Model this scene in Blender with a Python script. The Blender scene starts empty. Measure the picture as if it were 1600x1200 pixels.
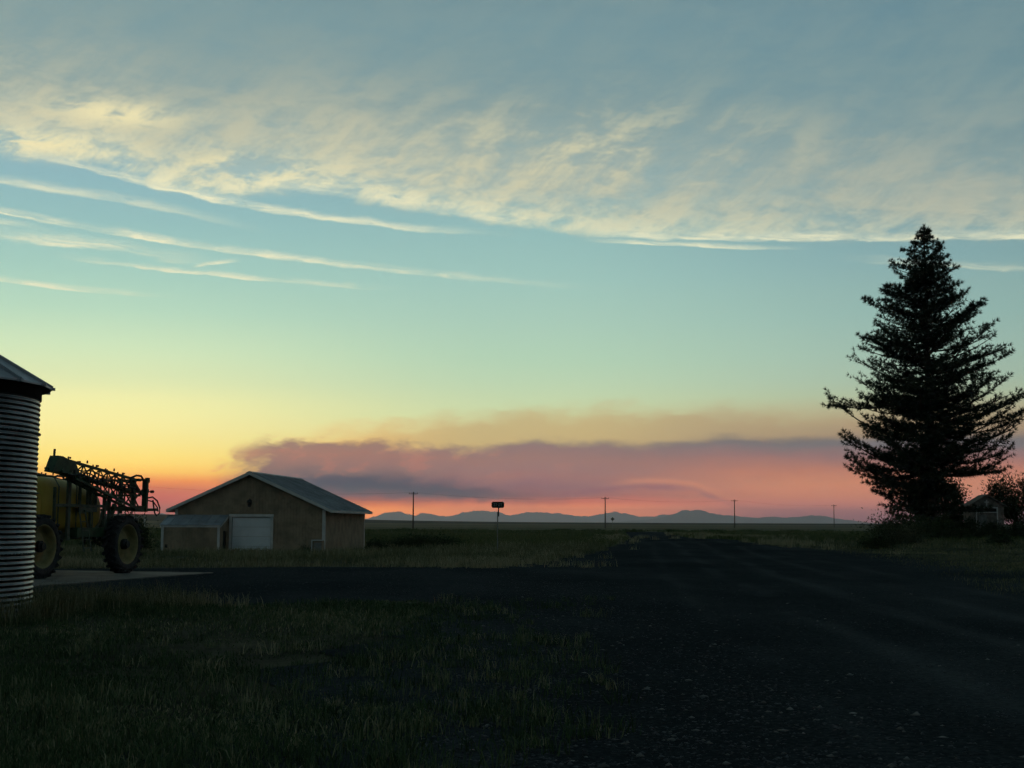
import bpy, bmesh, math, random
import numpy as np
from mathutils import Vector, Matrix

random.seed(7)
RNG = np.random.default_rng(11)
R = math.radians
SC = bpy.context.scene
COL = SC.collection

# ------------------------------------------------------------------ camera
EYE = 1.7
cam_d = bpy.data.cameras.new("camera")
cam_d.sensor_width = 36.0
cam_d.lens = 36.0 * 2150.0 / 1600.0
cam_d.clip_start = 0.1
cam_d.clip_end = 150000.0
cam = bpy.data.objects.new("camera", cam_d)
COL.objects.link(cam)
cam.matrix_world = (Matrix.Translation((0, 0, EYE)) @ Matrix.Rotation(R(90) + math.atan(216.5 / 2150.0), 4, 'X')
                    @ Matrix.Rotation(R(0.25), 4, 'Z'))
SC.camera = cam

# ------------------------------------------------------------------ exposure
SC.view_settings.view_transform = 'Standard'
SC.view_settings.look = 'None'
SC.view_settings.exposure = 0.0
SC.view_settings.gamma = 1.0
SC.view_settings.use_curve_mapping = False
SC.cycles.max_bounces = 3
SC.cycles.diffuse_bounces = 2
SC.cycles.glossy_bounces = 2
SC.cycles.transmission_bounces = 0
SC.cycles.transparent_max_bounces = 4
SC.cycles.volume_bounces = 1
SC.cycles.use_denoising = True
SC.cycles.use_adaptive_sampling = True
SC.cycles.adaptive_threshold = 0.025
SC.cycles.adaptive_min_samples = 8


def lin(c):
    out = []
    for v in c[:3]:
        v = v / 255.0
        out.append(v / 12.92 if v <= 0.04045 else ((v + 0.055) / 1.055) ** 2.4)
    return tuple(out) + (1.0,)


# ------------------------------------------------------------------ a small expression layer over shader nodes
class X:
    """wraps a node socket so that sky formulas can be written as arithmetic"""
    nt = None

    def __init__(self, s):
        self.s = s

    @staticmethod
    def op(name, *args):
        n = X.nt.nodes.new('ShaderNodeMath')
        n.operation = name
        for i, a in enumerate(args):
            if isinstance(a, X):
                X.nt.links.new(a.s, n.inputs[i])
            else:
                n.inputs[i].default_value = float(a)
        return X(n.outputs[0])

    def __add__(s, o): return X.op('ADD', s, o)
    def __radd__(s, o): return X.op('ADD', o, s)
    def __sub__(s, o): return X.op('SUBTRACT', s, o)
    def __rsub__(s, o): return X.op('SUBTRACT', o, s)
    def __mul__(s, o): return X.op('MULTIPLY', s, o)
    def __rmul__(s, o): return X.op('MULTIPLY', o, s)
    def __truediv__(s, o): return X.op('DIVIDE', s, o)


def smooth(x, a, b, lo=0.0, hi=1.0):
    n = X.nt.nodes.new('ShaderNodeMapRange')
    n.interpolation_type = 'SMOOTHSTEP'
    X.nt.links.new(x.s, n.inputs['Value'])
    if a > b:
        a, b, lo, hi = b, a, hi, lo
    n.inputs['From Min'].default_value = a
    n.inputs['From Max'].default_value = b
    n.inputs['To Min'].default_value = lo
    n.inputs['To Max'].default_value = hi
    return X(n.outputs['Result'])


def clamp01(x):
    n = X.nt.nodes.new('ShaderNodeClamp')
    X.nt.links.new(x.s, n.inputs['Value'])
    return X(n.outputs[0])


def gauss(x, w):
    t = x * (1.0 / w)
    return X.op('EXPONENT', t * t * -1.0)


def vec(x, y, z=0.0):
    n = X.nt.nodes.new('ShaderNodeCombineXYZ')
    if z:
        x, z = x + z * 13.7, 0.0          # a separate patch of the same 2D noise
    for i, a in enumerate((x, y, z)):
        if isinstance(a, X):
            X.nt.links.new(a.s, n.inputs[i])
        else:
            n.inputs[i].default_value = float(a)
    return X(n.outputs[0])


def noise(v, scale=1.0, detail=4.0, rough=0.55, dist=0.0):
    n = X.nt.nodes.new('ShaderNodeTexNoise')
    n.noise_dimensions = '2D'
    X.nt.links.new(v.s, n.inputs['Vector'])
    n.inputs['Scale'].default_value = scale
    n.inputs['Detail'].default_value = detail
    n.inputs['Roughness'].default_value = rough
    n.inputs['Distortion'].default_value = dist
    return X(n.outputs['Fac'])


def mixc(f, a, b):
    n = X.nt.nodes.new('ShaderNodeMix')
    n.data_type = 'RGBA'
    if isinstance(f, X):
        X.nt.links.new(f.s, n.inputs[0])
    else:
        n.inputs[0].default_value = f
    for i, c in ((6, a), (7, b)):
        if isinstance(c, X):
            X.nt.links.new(c.s, n.inputs[i])
        else:
            n.inputs[i].default_value = c
    return X(n.outputs[2])


def ramp(x, lo, hi, stops):
    """stops: (value, linear colour)"""
    n = X.nt.nodes.new('ShaderNodeValToRGB')
    t = (x - lo) * (1.0 / (hi - lo))
    X.nt.links.new(t.s, n.inputs[0])
    cr = n.color_ramp
    while len(cr.elements) < len(stops):
        cr.elements.new(0.5)
    for el, (v, c) in zip(cr.elements, sorted(stops, key=lambda q: q[0])):
        el.position = min(1.0, max(0.0, (v - lo) / (hi - lo)))
        el.color = c
    return X(n.outputs[0])


def curve(x, lo, hi, pts, vmin, vmax):
    n = X.nt.nodes.new('ShaderNodeFloatCurve')
    t = (x - lo) * (1.0 / (hi - lo))
    X.nt.links.new(clamp01(t).s, n.inputs['Value'])
    c = n.mapping.curves[0]
    q = sorted(((p[0] - lo) / (hi - lo), (p[1] - vmin) / (vmax - vmin)) for p in pts)
    c.points[0].location = (0.0, q[0][1])
    c.points[1].location = (1.0, q[-1][1])
    for a, b in q:
        if 0.001 < a < 0.999:
            c.points.new(a, b)
    n.mapping.update()
    return X(n.outputs[0]) * (vmax - vmin) + vmin


# ------------------------------------------------------------------ the evening sky (direction only: azimuth a, elevation e)
SUN_AZ, SUN_EL = -22.0, 1.2
world = bpy.data.worlds.new("World")
SC.world = world
world.use_nodes = True
nt = world.node_tree
nt.nodes.clear()
X.nt = nt
tc = nt.nodes.new('ShaderNodeTexCoord')
sp = nt.nodes.new('ShaderNodeSeparateXYZ')
nt.links.new(tc.outputs['Generated'], sp.inputs[0])
dx, dy, dz = (X(sp.outputs[i]) for i in range(3))
hyp = X.op('SQRT', dx * dx + dy * dy)
a = X.op('ARCTAN2', dx, dy) * (180 / math.pi)
e = X.op('ARCTAN2', dz, hyp) * (180 / math.pi)

GAIN = 1.0


def c8(r, g, b, k=1.0):
    l = lin((r, g, b))
    return (l[0] * k * GAIN, l[1] * k * GAIN, l[2] * k * GAIN, 1.0)


# the colours below are as seen from the yard; the air in between (the haze box further down) takes its share,
# so the sky beyond it is that much stronger close to the horizon
HAZE_D, HAZE_TOP, HAZE_R = 7.5e-5, 270.0, 28000.0
HAZE_S = (0.122, 0.148, 0.128)


def H(ev, r, g, b):
    ln = HAZE_R if ev <= 0.05 else min(HAZE_R, (HAZE_TOP - EYE) / math.tan(math.radians(ev)))
    T = math.exp(-HAZE_D * ln)
    l = lin((r, g, b))
    return tuple(max(0.0, (l[i] - HAZE_S[i] * (1 - T)) / T) for i in range(3)) + (1.0,)


def hs(*stops):
    return [(q[0], H(*q)) for q in stops]


top_stops = [(24, c8(98, 128, 138)), (34, c8(58, 86, 98)), (60, c8(40, 63, 75)), (90, c8(36, 59, 71))]
left = ramp(e, -2, 90, hs((-1, 150, 100, 98), (0.3, 165, 105, 98), (0.9, 185, 106, 98), (1.3, 196, 118, 94), (1.65, 240, 150, 86), (1.95, 252, 198, 102), (2.3, 253, 218, 118),
                          (2.7, 251, 226, 130), (3.2, 247, 231, 147), (3.9, 246, 236, 161), (4.7, 242, 238, 169), (5.7, 220, 230, 178), (6.9, 206, 228, 187),
                          (8.4, 182, 216, 190), (10, 164, 204, 190), (12, 148, 190, 188), (14, 140, 180, 187), (17, 124, 156, 161), (20.5, 120, 152, 158)) + top_stops)
mid = ramp(e, -2, 90, hs((-1, 220, 140, 100), (0.4, 226, 150, 100), (1.0, 226, 150, 105), (1.8, 228, 168, 114), (2.6, 226, 194, 130), (3.4, 216, 207, 148), (4.4, 202, 214, 165),
                         (5.75, 187, 211, 176), (6.8, 177, 208, 180), (8.4, 168, 202, 184), (10, 158, 196, 186), (12, 147, 187, 184), (14, 134, 172, 178),
                         (17, 119, 151, 157), (20.5, 114, 147, 155)) + top_stops)
right = ramp(e, -2, 90, hs((-1, 130, 110, 108), (0.5, 150, 114, 108), (1.0, 185, 130, 109), (2.0, 180, 129, 108), (3.0, 140, 117, 114), (3.6, 140, 126, 114), (4.1, 170, 153, 122),
                           (4.6, 178, 170, 136), (5.1, 174, 187, 156), (5.75, 167, 189, 167), (6.8, 161, 189, 173), (8.4, 150, 184, 175), (9.4, 146, 180, 174), (10.5, 138, 174, 174),
                           (12, 128, 165, 170), (15, 116, 150, 157), (20.5, 102, 138, 150)) + top_stops)
back = ramp(e, -2, 90, [(-2, c8(40, 70, 82)), (4, c8(46, 80, 92)), (10, c8(50, 88, 100)), (20, c8(48, 85, 100)),
                        (40, c8(38, 68, 82)), (90, c8(32, 57, 70))])
w_mid = smooth(a, -17, 1)
w_right = smooth(a, 0, 17)
sky = mixc(w_right, mixc(w_mid, left, mid), right)
da = X.op('ABSOLUTE', X.op('WRAP', a + (-SUN_AZ), -180, 180))
sky = mixc(smooth(da, 32, 82), sky, back)


# --- high cloud sheet with a bright lower rim
edge = curve(a, -60, 60, [(-60, 15.5), (-32, 14.9), (-20.9, 14.25), (-17.2, 14.1), (-13.4, 13.3), (-9.4, 13.6), (-5.4, 13.2), (0, 12.4),
                          (5.4, 11.9), (10.7, 11.75), (20.7, 11.2), (60, 10.0)], 8.0, 17.0)
def rot(deg):
    c_, s_ = math.cos(R(deg)), math.sin(R(deg))
    return a * c_ + e * s_, e * c_ - a * s_


u1, v1 = rot(26)
u2, v2 = rot(-4)
warp = noise(vec(a * 0.20, e * 0.5, 1.7), 1.0, 3, 0.55) - 0.5
fib = noise(vec(u1 * 0.26 + warp * 0.9, v1 * 0.75 + warp * 1.1, 0.3), 1.0, 6, 0.64)           # combed fibres
lay = noise(vec(u2 * 0.11 + warp * 0.5, v2 * 0.85 + warp * 0.9, 6.1), 1.0, 6, 0.62)           # long level layers
fine = noise(vec(a * 0.9 + warp * 1.6, e * 2.0 + warp * 2.0, 5.3), 1.0, 5, 0.66)              # small curdled puffs
tex = fib * 0.50 + lay * 0.36 + fine * 0.14
d = e - edge + (lay - 0.5) * 0.9 + (fib - 0.5) * 0.5 + (fine - 0.5) * 0.5
gain_l = smooth(a, 22, -14, 0.40, 1.0)
veil = smooth(d, -0.45, 1.3) * smooth(d, 9.0, 0.8, 0.34, 1.0) * smooth(tex, 0.33, 0.68)
veil_c = mixc(smooth(d, 2.0, 7.0), mixc(gain_l, c8(152, 166, 162), c8(190, 190, 166)), c8(142, 162, 158))
sky = mixc(clamp01(veil * 0.78 + smooth(d, -0.1, 1.2) * smooth(d, 9.0, 2.0, 0.1, 0.24)), sky, veil_c)
rim = smooth(d, -0.22, 0.5) * X.op('EXPONENT', X.op('MAXIMUM', d, 0.0) * -0.85) * smooth(fine * 0.38 + fib * 0.42 + lay * 0.2, 0.38, 0.62, 0.14, 1.0)
sky = mixc(clamp01(rim * gain_l * 1.2), sky, c8(250, 242, 198))
# warm patches inside the sheet on the sunset side
patch = gauss(a + 16.4, 2.3) * gauss(e - 16.15, 0.5) * smooth(tex, 0.40, 0.56)
patch = patch + gauss(a + 11.2, 2.6) * gauss(e - 14.35, 0.55) * smooth(tex, 0.38, 0.54) * 0.9
patch = patch + gauss(a + 19.5, 3.2) * gauss(e - 14.75, 0.42) * smooth(tex, 0.34, 0.5)
patch = patch + gauss(a - 3.0, 7.0) * gauss(e - 15.4, 1.6) * smooth(tex, 0.48, 0.64) * 0.45
sky = mixc(clamp01(patch * 0.95), sky, c8(246, 234, 184))

# --- thin ribbons of cirrus below the sheet: centre azimuth, from, to, e, slope, bend, width, strength, raggedness
rag0 = noise(vec(a * 0.5, e * 2.0, 11.0), 1.0, 5, 0.62) - 0.5
along = smooth(noise(vec(a * 0.30, e * 1.1, 31.0), 1.0, 3, 0.55), 0.32, 0.58, 0.30, 1.0)
rib = None
for (ac, a0, a1, e0, sl, bend, wd, st, rg) in [
        (-20.81, -29, -9.5, 13.087, -0.0391, -0.00848, 0.17, 0.62, 0.10),
        (-20.75, -26, -17.6, 11.52, -0.023, -0.0419, 0.10, 0.85, 0.06),
        (-20.77, -32, 5.5, 11.946, -0.1192, 0.00112, 0.13, 1.0, 0.10),
        (-19.29, -27, -11.5, 10.95, -0.0392, -0.00783, 0.22, 0.80, 0.22),
        (-15.82, -19, -4.0, 10.185, -0.0685, 0.00132, 0.10, 0.75, 0.12),
        (-13.03, -13.4, -11.2, 10.32, 0.2013, -0.0253, 0.07, 0.8, 0.04),
        (-20.66, -30, -12.8, 9.34, -0.1045, 0.00892, 0.10, 0.95, 0.05),
        (-19.41, -20.5, 1.0, 14.251, -0.2099, 0.00452, 0.13, 0.95, 0.14),
        (-9.72, -12, 4.0, 13.72, -0.117, -0.00166, 0.18, 0.55, 0.22),
        (5.37, 2.5, 13.0, 11.54, -0.0592, 0.0, 0.08, 0.75, 0.08),
        (15.78, 13.0, 24.0, 10.42, -0.1046, 0.0, 0.12, 0.40, 0.14),
        (10.0, 2.0, 40.0, 11.62, -0.040, 0.0, 0.16, 0.80, 0.14)]:
    t = a - ac
    q = e - (t * (t * bend + sl) + e0) + rag0 * (2.4 * rg)
    m = smooth(q, -wd * 0.7, 0.0) * smooth(q, wd * 2.7, 0.0)          # crisp below, feathered above
    m = m * smooth(a, a0, a0 + min(4.0, (a1 - a0) * 0.3)) * smooth(a, a1, a1 - (a1 - a0) * 0.45, 0.0, st)
    rib = m if rib is None else X.op('MAXIMUM', rib, m)
u3, v3 = rot(-7)
fil = noise(vec(u3 * 0.22 + rag0 * 0.8, v3 * 4.2 + rag0 * 2.0, 3.9), 1.0, 5, 0.68)          # hair-fine filaments along the ribbons
rib = rib * along * smooth(fil, 0.30, 0.58, 0.30, 1.08)
sky = mixc(clamp01(rib), sky, c8(243, 240, 204))

# --- the smoke plume low over the plain
sw = noise(vec(a * 0.26, e * 0.9, 2.2), 1.0, 4, 0.58) - 0.5
sw2 = noise(vec(a * 0.7, e * 2.0, 9.2), 1.0, 3, 0.6) - 0.5
n3 = noise(vec(a * 0.62 + sw * 1.5, e * 1.25 + sw * 1.0, 17.3), 1.0, 5, 0.55) - 0.5
leftness = smooth(a, 7, -5, 0.15, 1.0)
ew = e + (sw * 0.5 + sw2 * 0.2 + n3 * leftness * 0.7) * smooth(e, 0.45, 1.6)
ptop = curve(a, -60, 60, [(-60, 3.3), (-14, 3.2), (-9.8, 3.25), (-6.4, 3.32), (-2.7, 3.2), (0, 3.32), (5.3, 3.4), (10.6, 3.52), (20.5, 3.6), (60, 3.9)], 2.0, 5.0)
soft_l = smooth(a, -10, 4)
front = smooth(a + (e - 2.6) * -0.5 + sw * 2.0 + n3 * 3.0, -11.9, -10.3)
hal_top = curve(a, -60, 60, [(-60, 3.2), (-12, 3.3), (-8, 3.7), (-2.7, 4.35), (2.7, 4.75), (8, 4.65), (13.1, 4.35), (20, 4.2), (60, 4.2)], 2.0, 6.0)
hal = smooth(e + sw * 1.0 + n3 * 0.9 - hal_top, 0.40, -0.75) * smooth(a + sw * 3.0, -11.5, -6.5)
sky = mixc(hal * 0.72, sky, mixc(smooth(a, -8, -1), H(3.7, 226, 176, 108), mixc(smooth(a, 2, 10), H(3.9, 190, 162, 114), H(4.0, 172, 148, 116))))
s_l = ramp(ew, -1, 4, hs((-1, 236, 150, 86), (0.3, 240, 150, 86), (0.52, 240, 152, 86), (0.68, 212, 130, 86), (0.89, 152, 106, 95), (1.08, 120, 102, 104), (1.35, 104, 98, 102),
                         (1.61, 104, 100, 104), (2.0, 124, 108, 108), (2.41, 146, 114, 110), (2.73, 156, 117, 108), (2.97, 150, 120, 112), (3.2, 146, 116, 108), (3.6, 152, 116, 106)))
s_m = ramp(ew, -1, 4, hs((-1, 206, 136, 105), (0.3, 208, 136, 105), (0.6, 208, 136, 105), (0.85, 190, 118, 100), (1.1, 150, 109, 105), (1.5, 140, 110, 112), (1.9, 150, 115, 112),
                         (2.2, 148, 118, 115), (2.6, 150, 118, 113), (3.1, 138, 117, 116), (3.3, 126, 114, 113), (3.7, 130, 116, 112)))
s_r = ramp(ew, -1, 4, hs((-1, 130, 110, 108), (0.3, 134, 110, 108), (0.5, 145, 114, 109), (0.7, 168, 122, 111), (1.1, 188, 131, 109), (1.6, 196, 136, 109), (2.15, 182, 126, 107),
                         (2.7, 146, 116, 113), (3.15, 118, 116, 117), (3.4, 112, 112, 113), (3.7, 120, 114, 110)))
smoke = mixc(smooth(a, 2, 12), mixc(smooth(a, -7, 0), s_l, s_m), s_r)
pl = smooth(e - ptop + sw * 0.7 + sw2 * 0.3 + n3 * leftness * 1.3, 0.22, -0.34) * front
sky = mixc(pl * 0.95, sky, smoke)
# slate-coloured core that trails off to the right
lump_c = curve(a, -12, 8, [(-12, 1.45), (-8, 1.6), (-5, 1.5), (-2, 1.2), (2.7, 0.98), (8, 0.9)], 0.5, 2.5)
lump = gauss(e - lump_c + sw * 0.5 + n3 * 0.9, 0.36) * smooth(a, -10.0, -7.5) * smooth(a, 3.5, -3.0, 0.0, 1.0)
sky = mixc(clamp01(lump * 0.9), sky, H(1.4, 84, 93, 99))
# pink swirl above the core and a faint rolling wisp to its right
sky = mixc(clamp01(smooth(n3 + sw2 * 0.4, 0.02, 0.2) * pl * leftness * smooth(e, 1.5, 2.0) * 0.42), sky, H(2.3, 184, 126, 110))
wisp_c = curve(a, 0, 12, [(0, 0.95), (1.4, 1.08), (3.5, 1.32), (5.3, 1.48), (6.9, 1.46), (8.2, 1.12), (9.4, 0.72), (12, 0.5)], 0.0, 2.0)
wisp = gauss(e - wisp_c + sw2 * 0.12, 0.11) * smooth(a, 0.5, 4.0) * smooth(a, 11.0, 8.0)
sky = mixc(clamp01(wisp * smooth(n3 + sw2, -0.25, 0.2, 0.25, 0.62)), sky, H(1.3, 138, 106, 110))
wl = gauss(e - wisp_c - 0.24 + sw2 * 0.12, 0.12) * smooth(a, 3.5, 5.5) * smooth(a, 10.0, 8.0)
sky = mixc(clamp01(wl * 0.4), sky, H(1.5, 206, 144, 114))

# a little of the physical sky underneath
skyt = nt.nodes.new('ShaderNodeTexSky')
skyt.sky_type = 'NISHITA'
skyt.sun_disc = False
skyt.sun_elevation = R(SUN_EL)
skyt.sun_rotation = R(SUN_AZ)
skyt.dust_density = 3.0
bg1 = nt.nodes.new('ShaderNodeBackground')
nt.links.new(sky.s, bg1.inputs[0])
bg1.inputs[1].default_value = 1.0
bg2 = nt.nodes.new('ShaderNodeBackground')
nt.links.new(skyt.outputs[0], bg2.inputs[0])
bg2.inputs[1].default_value = 0.0012
NISH = bg2
add = nt.nodes.new('ShaderNodeAddShader')
nt.links.new(bg1.outputs[0], add.inputs[0])
nt.links.new(bg2.outputs[0], add.inputs[1])
world.cycles.sampling_method = 'NONE'
wo = nt.nodes.new('ShaderNodeOutputWorld')
nt.links.new(add.outputs[0], wo.inputs[0])

# the sun is down in the smoke: only a weak broad warm glow is left of it
sun_d = bpy.data.lights.new("sun", 'SUN')
sun_d.energy = 0.06
sun_d.angle = R(14)
sun_d.color = (1.0, 0.62, 0.32)
sun = bpy.data.objects.new("sun", sun_d)
COL.objects.link(sun)
sdir = Vector((math.sin(R(SUN_AZ)) * math.cos(R(SUN_EL)), math.cos(R(SUN_AZ)) * math.cos(R(SUN_EL)), math.sin(R(SUN_EL + 3))))
sun.rotation_euler = sdir.to_track_quat('Z', 'Y').to_euler()
sun.location = (0, 0, 60)


# ------------------------------------------------------------------ materials
def mat(name, col, rough=0.85, metal=0.0, var=0.25, scale=3.0, bump=0.0, bscale=40.0, col2=None, spec=0.3, detail=5.0, coord='Object'):
    m = bpy.data.materials.new(name)
    m.use_nodes = True
    t = m.node_tree
    b = t.nodes['Principled BSDF']
    b.inputs['Roughness'].default_value = rough
    b.inputs['Metallic'].default_value = metal
    b.inputs['Specular IOR Level'].default_value = spec
    X.nt = t
    tcn = t.nodes.new('ShaderNodeTexCoord')
    n = t.nodes.new('ShaderNodeTexNoise')
    t.links.new(tcn.outputs[coord], n.inputs['Vector'])
    n.inputs['Scale'].default_value = scale
    n.inputs['Detail'].default_value = detail
    n.inputs['Roughness'].default_value = 0.62
    c2 = col2 if col2 else tuple(v * (1 - var) for v in col)
    c1 = col if col2 else tuple(min(1, v * (1 + var)) for v in col)
    f = smooth(X(n.outputs['Fac']), 0.34, 0.66)
    mc = mixc(f, tuple(c2) + (1,), tuple(c1) + (1,))
    t.links.new(mc.s, b.inputs['Base Color'])
    if bump:
        n2 = t.nodes.new('ShaderNodeTexNoise')
        t.links.new(tcn.outputs[coord], n2.inputs['Vector'])
        n2.inputs['Scale'].default_value = bscale
        n2.inputs['Detail'].default_value = 6
        bp = t.nodes.new('ShaderNodeBump')
        bp.inputs['Strength'].default_value = bump
        bp.inputs['Distance'].default_value = 0.02
        t.links.new(n2.outputs['Fac'], bp.inputs['Height'])
        t.links.new(bp.outputs[0], b.inputs['Normal'])
    return m


def tint_mat(name, stops, rough=0.8, trans=0.0):
    """colour picked by the per-blade attribute 'tint'"""
    m = bpy.data.materials.new(name)
    m.use_nodes = True
    t = m.node_tree
    b = t.nodes['Principled BSDF']
    X.nt = t
    at = t.nodes.new('ShaderNodeAttribute')
    at.attribute_name = 'tint'
    c = ramp(X(at.outputs['Fac']), 0.0, 1.0, [(v, tuple(k) + (1,)) for v, k in stops])
    t.links.new(c.s, b.inputs['Base Color'])
    b.inputs['Roughness'].default_value = rough
    b.inputs['Specular IOR Level'].default_value = 0.15
    return m


M = {}
M['galv'] = mat('galvanized_steel', (0.115, 0.122, 0.13), 0.36, 1.0, 0.35, 1.6)
M['galv_roof'] = mat('weathered_roof_steel', (0.28, 0.30, 0.33), 0.5, 0.6, 0.12, 1.5)
M['roof'] = mat('grey_metal_roofing', (0.24, 0.265, 0.285), 0.6, 0.3, 0.2, 0.9)
M['siding'] = mat('tan_wood_siding', (0.25, 0.19, 0.125), 0.9, 0, 0.22, 1.1, 0.15, 18)
M['trim'] = mat('pale_painted_trim', (0.50, 0.49, 0.46), 0.7, 0, 0.1, 2.0)
M['door'] = mat('white_door_paint', (0.62, 0.64, 0.64), 0.55, 0, 0.06, 0.8)
M['dark'] = mat('dark_interior', (0.02, 0.02, 0.02), 0.9, 0, 0.2)
M['iron'] = mat('black_iron', (0.022, 0.022, 0.022), 0.6, 0.2, 0.3, 8)
M['tyre'] = mat('worn_tyre_rubber', (0.028, 0.028, 0.029), 0.85, 0, 0.35, 9, 0.2, 30)
M['yellow'] = mat('yellow_tank_plastic', (0.36, 0.25, 0.03), 0.5, 0, 0.15, 1.2)
M['rim'] = mat('faded_yellow_rim', (0.19, 0.165, 0.07), 0.6, 0, 0.2, 4)
M['green'] = mat('dark_green_machine_paint', (0.022, 0.05, 0.022), 0.5, 0, 0.35, 5)
M['frame'] = mat('grey_green_steel_frame', (0.07, 0.085, 0.06), 0.6, 0.1, 0.3, 5)
M['hose'] = mat('black_rubber_hose', (0.015, 0.015, 0.016), 0.6)
M['glass'] = mat('dark_cab_glass', (0.02, 0.025, 0.03), 0.08, 0, 0.0, spec=0.6)
M['concrete'] = mat('pale_concrete', (0.105, 0.10, 0.088), 0.9, 0, 0.3, 0.8, 0.15, 14)
M['bark'] = mat('dark_pine_bark', (0.045, 0.032, 0.024), 0.95, 0, 0.4, 3, 0.6, 12)
M['pole'] = mat('weathered_pole_wood', (0.06, 0.045, 0.035), 0.9, 0, 0.3, 3)
M['log'] = mat('grey_weathered_boards', (0.20, 0.175, 0.15), 0.92, 0, 0.3, 3, 0.2, 16)
M['white'] = mat('white_paint', (0.55, 0.56, 0.54), 0.7, 0, 0.1, 5)
M['sign_green'] = mat('dark_green_sign_sheeting', (0.008, 0.02, 0.014), 0.6, 0, 0.1)
M['sign_text'] = mat('sign_lettering', (0.3, 0.33, 0.33), 0.6, 0, 0.1)
M['sign_yellow'] = mat('dull_warning_sheeting', (0.05, 0.045, 0.03), 0.7, 0, 0.2)
M['post'] = mat('galvanized_post', (0.20, 0.20, 0.19), 0.6, 0.3, 0.2, 6)
M['stone'] = mat('basalt_chips', (0.05, 0.053, 0.058), 0.9, 0, 0.6, 1.7)
M['hill'] = mat('distant_hill_scrub', (0.06, 0.06, 0.05), 0.95, 0, 0.3, 0.001)
M['needle'] = tint_mat('pine_needles', [(0, (0.012, 0.022, 0.012)), (0.6, (0.026, 0.042, 0.02)), (1, (0.05, 0.055, 0.028))])
M['leaf'] = tint_mat('shrub_leaves', [(0, (0.014, 0.026, 0.012)), (0.7, (0.035, 0.055, 0.02)), (1, (0.07, 0.08, 0.035))])
M['sage'] = tint_mat('sage_leaves', [(0, (0.04, 0.05, 0.026)), (1, (0.11, 0.11, 0.06))])
M['lawn'] = tint_mat('lawn_blades', [(0, (0.018, 0.038, 0.014)), (0.45, (0.052, 0.085, 0.032)), (0.75, (0.15, 0.155, 0.08)), (1, (0.34, 0.29, 0.18))])
M['weed'] = tint_mat('dry_weed_blades', [(0, (0.045, 0.060, 0.022)), (0.5, (0.13, 0.13, 0.064)), (1, (0.36, 0.31, 0.19))])
M['field'] = tint_mat('field_blades', [(0, (0.05, 0.075, 0.024)), (0.6, (0.10, 0.115, 0.042)), (1, (0.20, 0.175, 0.085))])


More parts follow.
